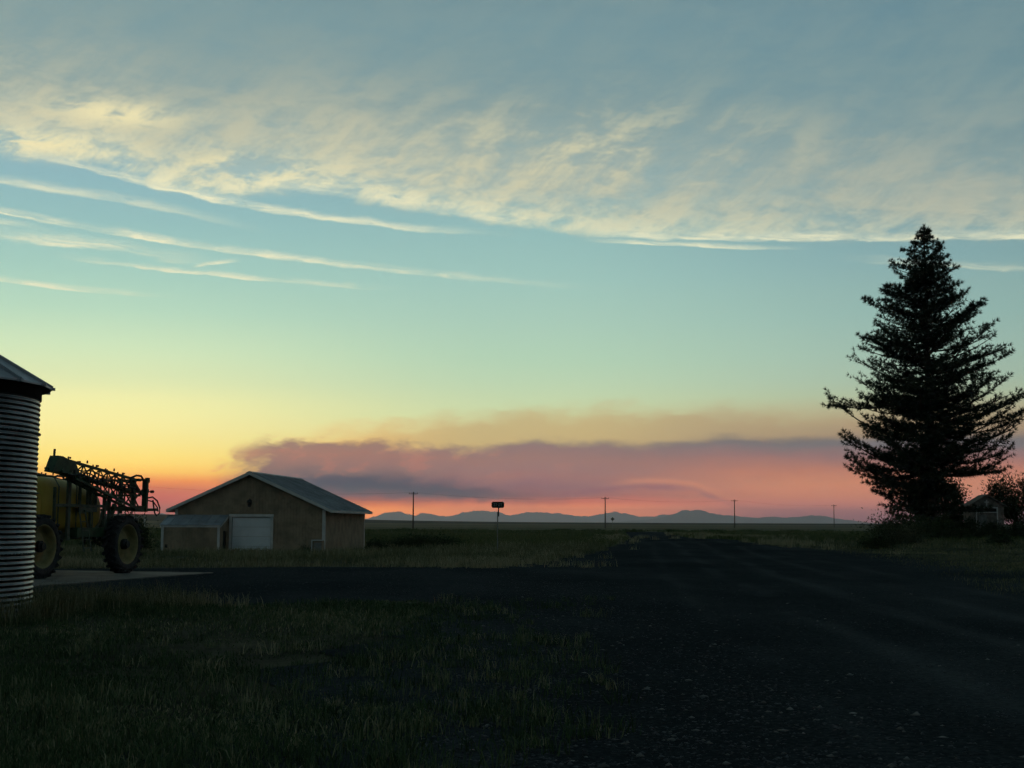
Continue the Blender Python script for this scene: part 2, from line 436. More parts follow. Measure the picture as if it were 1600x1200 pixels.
# ------------------------------------------------------------------ mesh helpers
class MB:
    def __init__(self):
        self.v = []
        self.f = []

    def add(self, vs, fs):
        o = len(self.v)
        self.v += [tuple(p) for p in vs]
        self.f += [tuple(i + o for i in q) for q in fs]
        return self

    def box(self, c, s, rot=None):
        x, y, z = (k / 2 for k in s)
        vs = [Vector((i, j, k)) for i in (-x, x) for j in (-y, y) for k in (-z, z)]
        if rot is not None:
            vs = [rot @ q for q in vs]
        vs = [q + Vector(c) for q in vs]
        return self.add(vs, [(0, 1, 3, 2), (4, 6, 7, 5), (0, 4, 5, 1), (2, 3, 7, 6), (0, 2, 6, 4), (1, 5, 7, 3)])

    def bar(self, p, q, w, h=None):
        h = h or w
        p, q = Vector(p), Vector(q)
        d = q - p
        rot = d.to_track_quat('X', 'Z').to_matrix()
        return self.box((p + q) / 2, (d.length, w, h), rot)

    def tube(self, pts, r, seg=8, cap=True):
        pts = [Vector(p) for p in pts]
        n = len(pts)
        rs = r if isinstance(r, (list, tuple)) else [r] * n
        o = len(self.v)
        up = Vector((0.13, 0.21, 0.97))
        for i, p in enumerate(pts):
            d = (pts[min(i + 1, n - 1)] - pts[max(i - 1, 0)]).normalized()
            s = d.cross(up)
            if s.length < 1e-3:
                s = d.cross(Vector((1, 0, 0)))
            s.normalize()
            t = s.cross(d)
            for k in range(seg):
                an = 2 * math.pi * k / seg
                self.v.append(tuple(p + (s * math.cos(an) + t * math.sin(an)) * rs[i]))
        for i in range(n - 1):
            for k in range(seg):
                k2 = (k + 1) % seg
                self.f.append((o + i * seg + k, o + i * seg + k2, o + (i + 1) * seg + k2, o + (i + 1) * seg + k))
        if cap:
            self.f.append(tuple(o + k for k in reversed(range(seg))))
            self.f.append(tuple(o + (n - 1) * seg + k for k in range(seg)))
        return self

    def lathe(self, prof, seg=32, axis='Z', c=(0, 0, 0), a0=0.0, a1=2 * math.pi):
        """prof: (radius, height) pairs"""
        o = len(self.v)
        full = abs(a1 - a0 - 2 * math.pi) < 1e-6
        cols = seg if full else seg + 1
        for k in range(cols):
            an = a0 + (a1 - a0) * k / seg
            for r, h in prof:
                p = (r * math.cos(an), r * math.sin(an), h)
                if axis == 'Y':
                    p = (p[0], p[2], p[1])
                self.v.append((p[0] + c[0], p[1] + c[1], p[2] + c[2]))
        m = len(prof)
        for k in range(seg):
            k2 = (k + 1) % cols if full else k + 1
            for i in range(m - 1):
                self.f.append((o + k * m + i, o + k2 * m + i, o + k2 * m + i + 1, o + k * m + i + 1))
        return self

    def prism(self, poly, dvec):
        """closed prism: a planar polygon pushed along dvec"""
        n = len(poly)
        dv = Vector(dvec)
        vs = [Vector(p) for p in poly] + [Vector(p) + dv for p in poly]
        fs = [tuple(range(n - 1, -1, -1)), tuple(range(n, 2 * n))]
        fs += [(i, (i + 1) % n, n + (i + 1) % n, n + i) for i in range(n)]
        return self.add(vs, fs)

    def mesh(self, name):
        me = bpy.data.meshes.new(name)
        me.from_pydata(self.v, [], self.f)
        bm = bmesh.new()
        bm.from_mesh(me)
        bmesh.ops.recalc_face_normals(bm, faces=bm.faces)
        bm.to_mesh(me)
        bm.free()
        return me

    def build(self, name, m, parent=None, smooth_=False, loc=None):
        me = self.mesh(name)
        if smooth_:
            me.shade_smooth()
        me.materials.append(m)
        return link(name, me, parent, loc)


def link(name, me, parent=None, loc=None):
    o = bpy.data.objects.new(name, me)
    COL.objects.link(o)
    if parent is not None:
        o.parent = parent
    if loc is not None:
        o.location = loc
    return o


def tag(o, label=None, cat=None, group=None, kind=None):
    if label:
        o['label'] = label
    if cat:
        o['category'] = cat
    if group:
        o['group'] = group
    if kind:
        o['kind'] = kind
    return o


def empty(name, loc, rz=0.0):
    o = bpy.data.objects.new(name, None)
    COL.objects.link(o)
    o.location = loc
    o.rotation_euler = (0, 0, rz)
    o.empty_display_size = 0.3
    return o


def copy_tree(o, parent=None):
    c = o.copy()
    COL.objects.link(c)
    c.parent = parent
    for ch in list(o.children):
        copy_tree(ch, c)
    return c


def np_mesh(name, verts, faces, m, tint=None, parent=None, smooth_=False):
    """verts (N,3), faces (F,3|4) as arrays"""
    me = bpy.data.meshes.new(name)
    nv, (nf, k) = len(verts), faces.shape
    me.vertices.add(nv)
    me.vertices.foreach_set('co', np.ascontiguousarray(verts, np.float32).ravel())
    me.loops.add(nf * k)
    me.polygons.add(nf)
    me.loops.foreach_set('vertex_index', np.ascontiguousarray(faces, np.int32).ravel())
    me.polygons.foreach_set('loop_start', np.arange(0, nf * k, k, dtype=np.int32))
    try:
        me.polygons.foreach_set('loop_total', np.full(nf, k, np.int32))
    except Exception:
        pass
    if tint is not None:
        at = me.attributes.new('tint', 'FLOAT', 'POINT')
        at.data.foreach_set('value', np.ascontiguousarray(tint, np.float32))
    me.update(calc_edges=True)
    me.validate()
    if smooth_:
        me.shade_smooth()
    me.materials.append(m)
    return link(name, me, parent)


# ------------------------------------------------------------------ terrain
def vnoise(x, y, s, seed=0):
    """cheap smooth value noise for numpy arrays, about -1..1"""
    x = np.asarray(x, float) / s
    y = np.asarray(y, float) / s
    xi, yi = np.floor(x), np.floor(y)
    fx, fy = x - xi, y - yi
    fx, fy = fx * fx * (3 - 2 * fx), fy * fy * (3 - 2 * fy)

    def h(i, j):
        q = np.sin(i * 127.1 + j * 311.7 + seed * 74.7) * 43758.5453
        return (q - np.floor(q)) * 2 - 1
    return ((h(xi, yi) * (1 - fx) + h(xi + 1, yi) * fx) * (1 - fy)
            + (h(xi, yi + 1) * (1 - fx) + h(xi + 1, yi + 1) * fx) * fy)


def g(x, y):
    x = np.asarray(x, float)
    y = np.asarray(y, float)
    z = -0.46 * np.exp(-((x + 15.5) / 11) ** 2 / 2 - ((y - 93) / 13) ** 2 / 2)
    z = z + 0.58 * np.exp(-((x - 36) / 20) ** 2 / 2 - ((y - 112) / 20) ** 2 / 2)
    z = z + 7.2 * np.exp(-((x + 420) / 175) ** 2 / 2 - ((y - 1500) / 320) ** 2 / 2)
    z = z + 1.95 * np.exp(-((y - 1450 + 0.1 * x) / 300) ** 2 / 2) * np.where(y > 0, 1, 0)
    r = np.hypot(x, y)
    far = np.clip((r - 350) / 500, 0, 1)
    z = z + far * 0.3 * vnoise(x, y, 420, 3)
    z = z + np.clip((r - 90) / 100, 0, 1) * (1 - far) * 0.10 * vnoise(x, y, 46, 5)
    return z


def gz(x, y):
    return float(g(x, y))


# the ground: one sheet out to the horizon
nr, na = 400, 480
rad = np.concatenate([[0.0], np.geomspace(0.6, 27500, nr)])
ang = np.linspace(0, 2 * np.pi, na, endpoint=False)
gx = (rad[1:, None] * np.sin(ang)[None, :]).ravel()
gy = (rad[1:, None] * np.cos(ang)[None, :]).ravel()
gv = np.stack([gx, gy, g(gx, gy)], 1)
ii, jj = np.meshgrid(np.arange(nr - 1), np.arange(na), indexing='ij')
j2 = (jj + 1) % na
gf = np.stack([ii * na + jj, (ii + 1) * na + jj, (ii + 1) * na + j2, ii * na + j2], -1).reshape(-1, 4)
gv = np.vstack([gv, [[0, 0, gz(0, 0)]]])
hub = np.arange(0, na, 2)
gf = np.vstack([gf, np.stack([np.full(len(hub), len(gv) - 1), hub, hub + 1, (hub + 2) % na], -1)])


def ground_material():
    m = bpy.data.materials.new('plains_ground')
    m.use_nodes = True
    t = m.node_tree
    X.nt = t
    b = t.nodes['Principled BSDF']
    b.inputs['Roughness'].default_value = 0.95
    b.inputs['Specular IOR Level'].default_value = 0.05
    geo = t.nodes.new('ShaderNodeNewGeometry')
    s = t.nodes.new('ShaderNodeSeparateXYZ')
    t.links.new(geo.outputs['Position'], s.inputs[0])
    x, y = X(s.outputs[0]), X(s.outputs[1])
    n_big = noise(vec(x * 0.02, y * 0.02), 1.0, 4, 0.6)
    n_mid = noise(vec(x * 0.35, y * 0.35), 1.0, 6, 0.65)
    n_fine = noise(vec(x * 7.0, y * 7.0), 1.0, 5, 0.7)
    yard = mixc(smooth(n_mid * 0.6 + n_fine * 0.4, 0.38, 0.62), (0.018, 0.020, 0.012, 1), (0.046, 0.050, 0.028, 1))
    green = mixc(smooth(n_mid * 0.5 + n_big * 0.5, 0.36, 0.64), (0.050, 0.068, 0.024, 1), (0.090, 0.098, 0.038, 1))
    tan = mixc(smooth(n_big * 0.6 + n_mid * 0.4, 0.35, 0.65), (0.070, 0.066, 0.032, 1), (0.115, 0.100, 0.050, 1))
    yb = y + (n_big - 0.5) * 30.0 + x * -0.12
    c = mixc(smooth(yb, 84, 104), yard, green)
    c = mixc(smooth(yb, 268, 276), c, tan)
    stripe = smooth(yb, 372, 380) * smooth(yb, 470, 455)
    c = mixc(stripe * 0.75, c, (0.050, 0.056, 0.024, 1))
    s2 = smooth(yb, 620, 640) * smooth(yb, 900, 880)
    c = mixc(s2 * 0.6, c, (0.055, 0.055, 0.03, 1))
    s3 = smooth(yb, 1010, 1060)
    c = mixc(s3 * 0.95, c, (0.010, 0.011, 0.006, 1))
    t.links.new(c.s, b.inputs['Base Color'])
    bp = t.nodes.new('ShaderNodeBump')
    bp.inputs['Strength'].default_value = 0.6
    bp.inputs['Distance'].default_value = 0.05
    t.links.new(n_fine.s, bp.inputs['Height'])
    t.links.new(bp.outputs[0], b.inputs['Normal'])
    return m


ground = np_mesh('ground', gv, gf, ground_material(), smooth_=True)
tag(ground, kind='structure')


def gravel_material(name, c1, c2):
    m = bpy.data.materials.new(name)
    m.use_nodes = True
    t = m.node_tree
    X.nt = t
    b = t.nodes['Principled BSDF']
    b.inputs['Roughness'].default_value = 0.9
    b.inputs['Specular IOR Level'].default_value = 0.0
    geo = t.nodes.new('ShaderNodeNewGeometry')
    s = t.nodes.new('ShaderNodeSeparateXYZ')
    t.links.new(geo.outputs['Position'], s.inputs[0])
    x, y = X(s.outputs[0]), X(s.outputs[1])
    v = vec(x, y)
    vo = t.nodes.new('ShaderNodeTexVoronoi')
    t.links.new(v.s, vo.inputs['Vector'])
    vo.inputs['Scale'].default_value = 26.0
    vo2 = t.nodes.new('ShaderNodeTexVoronoi')
    t.links.new(v.s, vo2.inputs['Vector'])
    vo2.inputs['Scale'].default_value = 9.0
    sep = t.nodes.new('ShaderNodeSeparateColor')
    t.links.new(vo.outputs['Color'], sep.inputs[0])
    rnd = X(sep.outputs[0])
    n_big = noise(vec(x * 0.25, y * 0.12), 1.0, 5, 0.6)
    # wheel tracks run along the road towards the junction
    lane = x - y * 0.085 - 4.0 + (noise(vec(x * 0.03, y * 0.03, 4.0), 1.0, 2, 0.5) - 0.5) * 1.6
    tr = gauss(lane - 1.1, 0.32) + gauss(lane + 0.8, 0.30) + gauss(lane - 3.0, 0.30) + gauss(lane - 4.9, 0.32) * 0.8 + gauss(lane + 2.6, 0.25) * 0.6
    tr = tr * smooth(noise(vec(x * 0.5, y * 0.11, 8.0), 1.0, 4, 0.6), 0.3, 0.6)
    f = clamp01(rnd * 0.55 + (n_big - 0.5) * 1.1 + tr * 0.38)
    c = mixc(f, c1 + (1,), c2 + (1,))
    t.links.new(c.s, b.inputs['Base Color'])
    h = X(vo.outputs['Distance']) * -1.0 + X(vo2.outputs['Distance']) * -0.6 * (1.0 - clamp01(tr)) + noise(vec(x * 30, y * 30), 1.0, 3, 0.6) * 0.4
    bp = t.nodes.new('ShaderNodeBump')
    bp.inputs['Strength'].default_value = 0.5
    bp.inputs['Distance'].default_value = 0.02
    t.links.new(h.s, bp.inputs['Height'])
    t.links.new(bp.outputs[0], b.inputs['Normal'])
    return m


M['gravel'] = gravel_material('dark_basalt_gravel', (0.017, 0.021, 0.023), (0.058, 0.066, 0.068))
M['tar'] = mat('old_asphalt', (0.04, 0.04, 0.04), 0.9, 0, 0.3, 0.4)


def strip(name, sections, m, lift, across=14, rag=0.35):
    """sections: (left point, right point) pairs; a sheet draped on the ground with ragged edges"""
    vs, fs = [], []
    rows = []
    for k in range(len(sections) - 1):
        (l0, r0), (l1, r1) = sections[k], sections[k + 1]
        ln = max(math.dist(l0, l1), math.dist(r0, r1))
        n = max(1, int(ln / 1.2))
        for i in range(n):
            t = i / n
            rows.append(((l0[0] + (l1[0] - l0[0]) * t, l0[1] + (l1[1] - l0[1]) * t),
                         (r0[0] + (r1[0] - r0[0]) * t, r0[1] + (r1[1] - r0[1]) * t)))
    rows.append(sections[-1])
    P_ = []
    for l, r_ in rows:
        l, r_ = np.array(l, float), np.array(r_, float)
        d_ = (r_ - l) / (np.linalg.norm(r_ - l) + 1e-6)
        l = l + d_ * rag * float(vnoise(l[0], l[1], 1.7, 2) + 0.6 * vnoise(l[0], l[1], 0.6, 9))
        r_ = r_ + d_ * rag * float(vnoise(r_[0], r_[1], 1.7, 4) + 0.6 * vnoise(r_[0], r_[1], 0.6, 8))
        for k in range(across + 1):
            P_.append(l + (r_ - l) * k / across)
    P_ = np.array(P_)
    dist = np.hypot(P_[:, 0], P_[:, 1])
    z = g(P_[:, 0], P_[:, 1]) + lift + 0.0002 * dist
    v = np.stack([P_[:, 0], P_[:, 1], z], 1)
    w = across + 1
    i_, j_ = np.meshgrid(np.arange(len(rows) - 1), np.arange(across), indexing='ij')
    f = np.stack([i_ * w + j_, i_ * w + j_ + 1, (i_ + 1) * w + j_ + 1, (i_ + 1) * w + j_], -1).reshape(-1, 4)
    o = np_mesh(name, v, f, m, smooth_=True)
    return tag(o, kind='structure')


strip('paved_road', [((-700, 268), (-700, 261)), ((0, 268), (0, 261)), ((700, 268), (700, 261))], M['tar'], 0.012, 6, 0.1)
strip('gravel_driveway', [((0.5, 66), (3.0, 24)), ((-0.7, 53.0), (-0.4, 27.9)), ((-3.5, 51.6), (-2.2, 30.0)), ((-5.5, 52.0), (-4.6, 28.8)),
                          ((-7.2, 52.3), (-6.3, 27.6)), ((-10.7, 50.2), (-9.4, 30.4)), ((-16.5, 48.6), (-11.5, 31.4)), ((-30, 47), (-26, 32)),
                          ((-60, 46), (-60, 33))], M['gravel'], 0.004, 30, 0.45)
# the gravel runs on under the lawn margin and the mown verge; the grass thins out over it
MAIN = [((-3.6, -25), (13.0, -25)), ((-3.2, 4), (13.4, 4)), ((-2.8, 10), (13.6, 10)), ((-2.4, 15), (13.8, 15)), ((-2.2, 19.3), (14.2, 20)),
        ((-1.8, 24), (15.0, 27)), ((-0.8, 32), (16.2, 34)), ((0.0, 42), (18.4, 42)), ((0.8, 54), (20.0, 58)), ((2.4, 65), (19.8, 74)),
        ((5.4, 82), (17.2, 92)), ((9.2, 113), (17.9, 122)), ((12.9, 150), (20.2, 152)), ((16.3, 197), (22.8, 200)), ((19.4, 235), (27.5, 240)), ((18.0, 262), (33, 262))]
strip('gravel_road', MAIN, M['gravel'], 0.010, 22, 0.7)

# concrete pad under the sprayer, laid parallel to it
ux = Vector((0.242, 0.970, 0)).normalized()
nx = Vector((ux.y, -ux.x, 0))
A = Vector((-9.7, 45.25, 0))
pad = MB()
for k in range(4):
    for q in range(2):
        p0 = A - ux * (k * 3.3 + 0.012) - nx * (q * 3.2 + 0.012)
        p1 = A - ux * ((k + 1) * 3.3 - 0.012) - nx * (q * 3.2 + 0.012)
        p2 = A - ux * ((k + 1) * 3.3 - 0.012) - nx * ((q + 1) * 3.2 - 0.012)
        p3 = A - ux * (k * 3.3 + 0.012) - nx * ((q + 1) * 3.2 - 0.012)
        if k == 0 and q == 0:
            pad_root = empty('concrete_pad', (0, 0, 0))
            tag(pad_root, kind='structure')
        MB().prism([p + Vector((0, 0, -0.06)) for p in (p0, p1, p2, p3)], (0, 0, 0.10)).build('slab', M['concrete'], pad_root)
PAD_Z = 0.04


# ------------------------------------------------------------------ far hills
def hills(name, prof, Y, depth, seed, Y0):
    k0 = Y / Y0                                  # the profile was surveyed for a range at distance Y0
    px = np.array([p[0] for p in prof], float) * k0
    pz = (np.array([p[1] for p in prof], float) - EYE) * k0 + EYE
    nxn, nyn = 420, 26
    xs = np.linspace(px[0], px[-1], nxn)
    ridge = np.interp(xs, px, pz)
    k = np.array([0.25, 0.5, 0.25])
    for _ in range(2):
        ridge = np.convolve(np.pad(ridge, 1, mode='edge'), k, 'valid')
    ridge = ridge + (vnoise(xs, xs * 0, 230, seed) * 0.12 + vnoise(xs, xs * 0, 90, seed + 7) * 0.08 + vnoise(xs, xs * 0, 38, seed + 9) * 0.04) * ridge
    ts = np.linspace(-1, 1, nyn)
    V = []
    for t in ts:
        sh = (1 - abs(t)) ** 1.25
        dv = vnoise(xs, np.full(nxn, t * 900), 420, seed) * 0.16 + vnoise(xs, np.full(nxn, t * 900), 170, seed + 1) * 0.08
        ridge_fold = ridge * sh * (1 + dv * (0.2 + 1.2 * abs(t)) * (abs(t) > 0.01))
        fold = depth * (t + 0.25 * (1 - abs(t)) * vnoise(xs, np.full(nxn, 0.0), 600, seed + 2))
        V.append(np.stack([xs, Y + fold, ridge_fold - 3 + 0 * xs], 1))
    V = np.concatenate(V)
    i_, j_ = np.meshgrid(np.arange(nyn - 1), np.arange(nxn - 1), indexing='ij')
    f = np.stack([i_ * nxn + j_, i_ * nxn + j_ + 1, (i_ + 1) * nxn + j_ + 1, (i_ + 1) * nxn + j_], -1).reshape(-1, 4)
    o = np_mesh(name, V, f, M['hill'], smooth_=True)
    return tag(o, kind='structure')


hills('mountain_range', [(-3900, 10), (-3320, 49), (-2766, 204), (-2419, 233), (-2071, 152), (-1794, 208), (-1376, 141), (-822, 268), (-614, 296), (-127, 188),
                         (429, 273), (707, 288), (1124, 221), (1679, 154), (2235, 239), (2652, 200), (3068, 160), (3346, 189), (3624, 135), (4200, 60), (6000, 10)], 25000, 2000, 5, 30000)
hills('hills', [(600, 6), (1639, 24), (2046, 66), (2250, 98), (2505, 149), (2658, 191), (2811, 201), (3015, 212), (3168, 213), (3371, 173), (3676, 124), (3982, 95),
                (4237, 126), (4593, 138), (5001, 130), (5306, 91), (5712, 21), (6400, 6)], 17500, 1400, 15, 22000)
hills('mountain_range', [(-9800, 40), (-9000, 110), (-8174, 104), (-7815, 165), (-7393, 131), (-7032, 133), (-6730, 98), (-6514, 135), (-6128, 101), (-5526, 103), (-4562, 36), (-4000, 5)], 22000, 1600, 25, 26000)

# the smoky air between here and the hills
hz = MB().box((0, 0, 132.5), (56000, 56000, 275.0))
hm = bpy.data.materials.new('evening_haze')
hm.use_nodes = True
hm.node_tree.nodes.clear()
ho = hm.node_tree.nodes.new('ShaderNodeOutputMaterial')
hv = hm.node_tree.nodes.new('ShaderNodeVolumePrincipled')
hv.inputs['Color'].default_value = (0.90, 0.87, 1.0, 1)
hv.inputs['Density'].default_value = HAZE_D
hv.inputs['Anisotropy'].default_value = 0.55
hm.node_tree.links.new(hv.outputs[0], ho.inputs['Volume'])
haze = hz.build('haze', hm)
tag(haze, kind='stuff')


# ------------------------------------------------------------------ grain bin
def grain_bin():
    Rb, Hw = 2.75, 4.02
    root = empty('grain_bin', (-11.2, 24.1, gz(-11.2, 24.1)), 0.0)
    tag(root, 'corrugated galvanized steel grain bin with conical ribbed roof at the left edge', 'grain bin')
    MB().lathe([(0.0, -0.1), (Rb + 0.07, -0.1), (Rb + 0.07, 0.06), (0.0, 0.06)], 48).build('base', M['concrete'], root)
    pitch = 0.0885
    tiers = 4
    rings = int(Hw / pitch)
    per = rings // tiers + 1
    sheets = 10
    z0 = 0.07
    for t in range(tiers):
        nring = min(per, rings - t * per)
        prof = []
        for i in range(nring * 8 + 1):
            zz = i / 8.0
            prof.append((Rb + 0.0115 * math.cos(2 * math.pi * zz) + 0.0035 * (t % 2), z0 + zz * pitch))
        for k in range(sheets):
            a0 = 2 * math.pi * (k + 0.5 * (t % 2)) / sheets
            w = MB().lathe(prof, 14, 'Z', (0, 0, 0), a0 + 0.0004, a0 + 2 * math.pi / sheets - 0.0004)
            o = w.build('wall_sheet', M['galv'], root, True)
        # seam bolts along the upper lap
        if t < tiers - 1:
            bolts = MB()
            for k in range(150):
                an = 2 * math.pi * k / 150
                bolts.box((math.cos(an) * (Rb + 0.024), math.sin(an) * (Rb + 0.024), z0 + nring * pitch - 0.004), (0.024, 0.024, 0.02), Matrix.Rotation(an, 3, 'Z'))
            tag(bolts.build('bolt_ring', M['post'], root), kind='stuff')
        z0 += nring * pitch
    zt = z0
    Re, ze = Rb + 0.21, zt + 0.035
    zp = zt + 1.78
    # eave skirt: the shadow under the eave is put into its black colour
    MB().lathe([(Rb + 0.012, zt - 0.19), (Rb + 0.03, zt - 0.19), (Rb + 0.03, zt + 0.02), (Re - 0.05, zt + 0.0), (Re - 0.05, zt + 0.015)], 72).build('eave_skirt', M['iron'], root, True)
    n = 22
    for k in range(n):
        a0, a1 = 2 * math.pi * k / n, 2 * math.pi * (k + 1) / n
        p = MB()
        r0 = 0.42
        zr0 = zp - (zp - ze) * (r0 / Re)
        q = []
        for an in (a0, a1):
            q.append(Vector((math.cos(an) * Re, math.sin(an) * Re, ze)))
            q.append(Vector((math.cos(an) * r0, math.sin(an) * r0, zr0)))
        p.prism([q[0], q[2], q[3], q[1]], (0, 0, -0.03))
        pan = p.build('roof_panel', M['galv_roof'], root)
        rb = MB().bar(q[0] + Vector((0, 0, 0.012)), q[1] + Vector((0, 0, 0.012)), 0.05, 0.06)
        rb.box(q[0] + Vector((0, 0, -0.012)), (0.09, 0.06, 0.05), Matrix.Rotation(a0, 3, 'Z'))
        rb.build('rib', M['galv_roof'], pan)
    MB().lathe([(0.0, zp + 0.02), (0.3, zp - 0.02), (0.46, zp - 0.22), (0.46, zp - 0.3)], 24).build('cap', M['galv'], root, True)


grain_bin()


# ------------------------------------------------------------------ field sprayer (x = front to rear, y = towards the near side)
def sprayer():
    O = Vector((-14.48, 42.87, PAD_Z))
    root = empty('field_sprayer', O, math.atan2(-nx.x, nx.y) if False else math.atan2(ux.y, ux.x))
    # local frame: +x rear, near side is -y after this rotation
    tag(root, 'high-clearance crop sprayer with yellow tank and folded dark booms on the concrete pad', 'sprayer')
    N = -1.0                                   # sign of the near side

    def P(x, y, z):
        return Vector((x, N * y, z))
    # wheels
    def wheel(x, y, s):
        rw, wt = 0.915, 0.21
        hub = MB().lathe([(0.0, -0.02), (0.17, -0.02), (0.17, 0.10), (0.11, 0.13), (0.11, 0.19), (0.0, 0.19)], 20, 'Y')
        hub.box((0, -0.16, 0), (0.30, 0.28, 0.30))
        for k in range(8):
            an = k * math.pi / 4
            hub.box((0.135 * math.cos(an), 0.115, 0.135 * math.sin(an)), (0.03, 0.05, 0.03))
        h = hub.build('wheel', M['iron'], root, loc=P(x, y, rw))
        if s * N < 0:
            h.rotation_euler = (0, 0, math.pi)
        rim = MB().lathe([(0.16, 0.0), (0.30, -0.02), (0.40, -0.07), (0.50, -0.10), (0.555, -0.02), (0.575, 0.10), (0.60, 0.165), (0.635, 0.185), (0.645, 0.165),
                          (0.60, 0.10), (0.59, -0.10), (0.63, -0.185), (0.60, -0.175), (0.53, -0.12), (0.16, -0.04)], 48, 'Y')
        rim.build('rim', M['rim'], h, True)
        ty = MB().lathe([(0.62, 0.17), (0.68, wt), (0.78, wt + 0.005), (0.845, wt - 0.03), (0.87, 0.10), (0.878, 0.0), (0.87, -0.10), (0.845, -wt + 0.03), (0.78, -wt - 0.005), (0.68, -wt), (0.62, -0.17)], 64, 'Y')
        for k in range(22):
            for sd in (-1, 1):
                an = 2 * math.pi * (k + (0.5 if sd > 0 else 0)) / 22
                for q, (yy, off) in enumerate(((0.045, 0.06), (0.125, 0.0), (0.195, -0.05))):
                    aa = an + off
                    rr = 0.893 - (0.012 if q == 2 else 0)
                    ty.box((math.cos(aa) * rr, sd * yy, math.sin(aa) * rr), (0.065, 0.10, 0.075), Matrix.Rotation(-aa, 3, 'Y') @ Matrix.Rotation(sd * 0.5, 3, 'X'))
        ty.build('tyre', M['tyre'], h)
    for x in (-2.62, 2.12):
        for s in (1, -1):
            wheel(x, 1.52 * s, s)
    # chassis, axles and leg struts
    ch = MB()
    for s in (1, -1):
        ch.box(P(-0.1, 0.5 * s, 1.22), (6.1, 0.14, 0.24))
    for x in (-2.62, -0.6, 0.9, 2.12, 2.9):
        ch.box(P(x, 0, 1.16), (0.2, 1.14, 0.16))
    ch.build('chassis', M['frame'], root)
    for x in (-2.62, 2.12):
        for s in (1, -1):
            l = MB()
            l.bar(P(x, 0.5 * s, 1.18), P(x, 1.16 * s, 1.12), 0.17, 0.15)
            l.bar(P(x, 1.16 * s, 1.30), P(x, 1.18 * s, 0.80), 0.16, 0.18)
            l.build('axle_leg', M['frame'], root)
    # tank: a rounded loaf
    tk = MB()
    sec = []
    nseg = 28
    for x, sc_, drop in ((-1.62, 0.55, 0.0), (-1.56, 0.80, 0), (-1.42, 0.93, 0), (-1.15, 1.0, 0), (-0.3, 1.0, -0.02), (0.6, 0.97, -0.10), (1.25, 0.93, -0.22), (1.62, 0.88, -0.32), (1.80, 0.74, -0.36), (1.86, 0.5, -0.38)):
        ring = []
        hw, zc, hh = 0.98 * (0.55 + 0.45 * sc_), 2.13 + drop * 0.45, 0.88 * sc_ * (1 + drop * 0.3)
        for k in range(nseg):
            an = 2 * math.pi * k / nseg
            c_, s_ = math.cos(an), math.sin(an)
            ex = 0.62
            ring.append((x, math.copysign(abs(c_) ** ex, c_) * hw, zc + math.copysign(abs(s_) ** ex, s_) * hh))
        sec.append(ring)
    vs = [p for r_ in sec for p in r_]
    fs = []
    for i in range(len(sec) - 1):
        for k in range(nseg):
            fs.append((i * nseg + k, i * nseg + (k + 1) % nseg, (i + 1) * nseg + (k + 1) % nseg, (i + 1) * nseg + k))
    fs += [tuple(range(nseg)), tuple((len(sec) - 1) * nseg + k for k in range(nseg))]
    tk.add(vs, fs)
    tank = tk.build('tank', M['yellow'], root, True)
    MB().lathe([(0.0, 3.08), (0.24, 3.08), (0.26, 3.05), (0.26, 2.96)], 20, 'Z', (-0.7, 0, 0)).build('lid', M['iron'], tank)
    st = MB()
    for x in (-0.85, 0.15, 1.1):
        zt_ = 3.03 if x < 0.5 else 2.88
        st.tube([P(x, 1.0, 1.3), P(x, 1.005, 2.7), P(x, 0.8, zt_ - 0.02), P(x, 0.3, zt_), P(x, -0.3, zt_), P(x, -0.8, zt_ - 0.02), P(x, -1.005, 2.7), P(x, -1.0, 1.3)], 0.022, 6)
    st.build('tank_strap', M['frame'], tank)
    # bonnet and cab at the front
    hd = MB()
    prof = [(-1.70, 1.35), (-1.70, 2.40), (-1.85, 2.50), (-2.35, 2.50), (-2.45, 2.40), (-2.45, 1.35)]
    hd.prism([P(x, -0.95, z) for x, z in prof], P(0, 1.9, 0))
    hood = hd.build('engine_hood', M['yellow'], root)
    MB().box(P(-1.95, 0.955, 2.32), (0.16, 0.02, 0.05)).build('grille', M['iron'], hood)
    cab = MB()
    cab.prism([P(x, -0.78, z) for x, z in ((-2.5, 1.45), (-2.5, 3.05), (-3.65, 3.05), (-3.95, 2.2), (-3.8, 1.45))], P(0, 1.56, 0))
    cb = cab.build('cab', M['glass'], root)
    rf = MB().box(P(-3.1, 0, 3.12), (1.5, 1.75, 0.13))
    rf.build('cab_roof', M['green'], cb)
    for s in (1, -1):
        for x0, z0, x1, z1 in ((-2.52, 1.45, -2.52, 3.05), (-3.66, 3.05, -3.96, 2.2), (-3.96, 2.2, -3.81, 1.45)):
            MB().bar(P(x0, 0.8 * s, z0), P(x1, 0.8 * s, z1), 0.07).build('cab_pillar', M['green'], cb)
    # side frame: posts, catwalk rail, ladder
    for x, z0, z1, w in ((-0.52, 1.06, 2.95, 0.15), (-1.28, 1.35, 2.66, 0.06), (0.10, 2.05, 2.86, 0.06), (0.55, 2.05, 2.82, 0.06), (0.72, 1.35, 2.80, 0.05),
                         (1.02, 2.05, 2.76, 0.05), (1.55, 1.10, 2.60, 0.10), (1.85, 1.20, 2.40, 0.09)):
        for s in (1, -1):
            MB().box(P(x, 1.14 * s, (z0 + z1) / 2), (w, 0.08, z1 - z0)).build('frame_post', M['frame'], root)
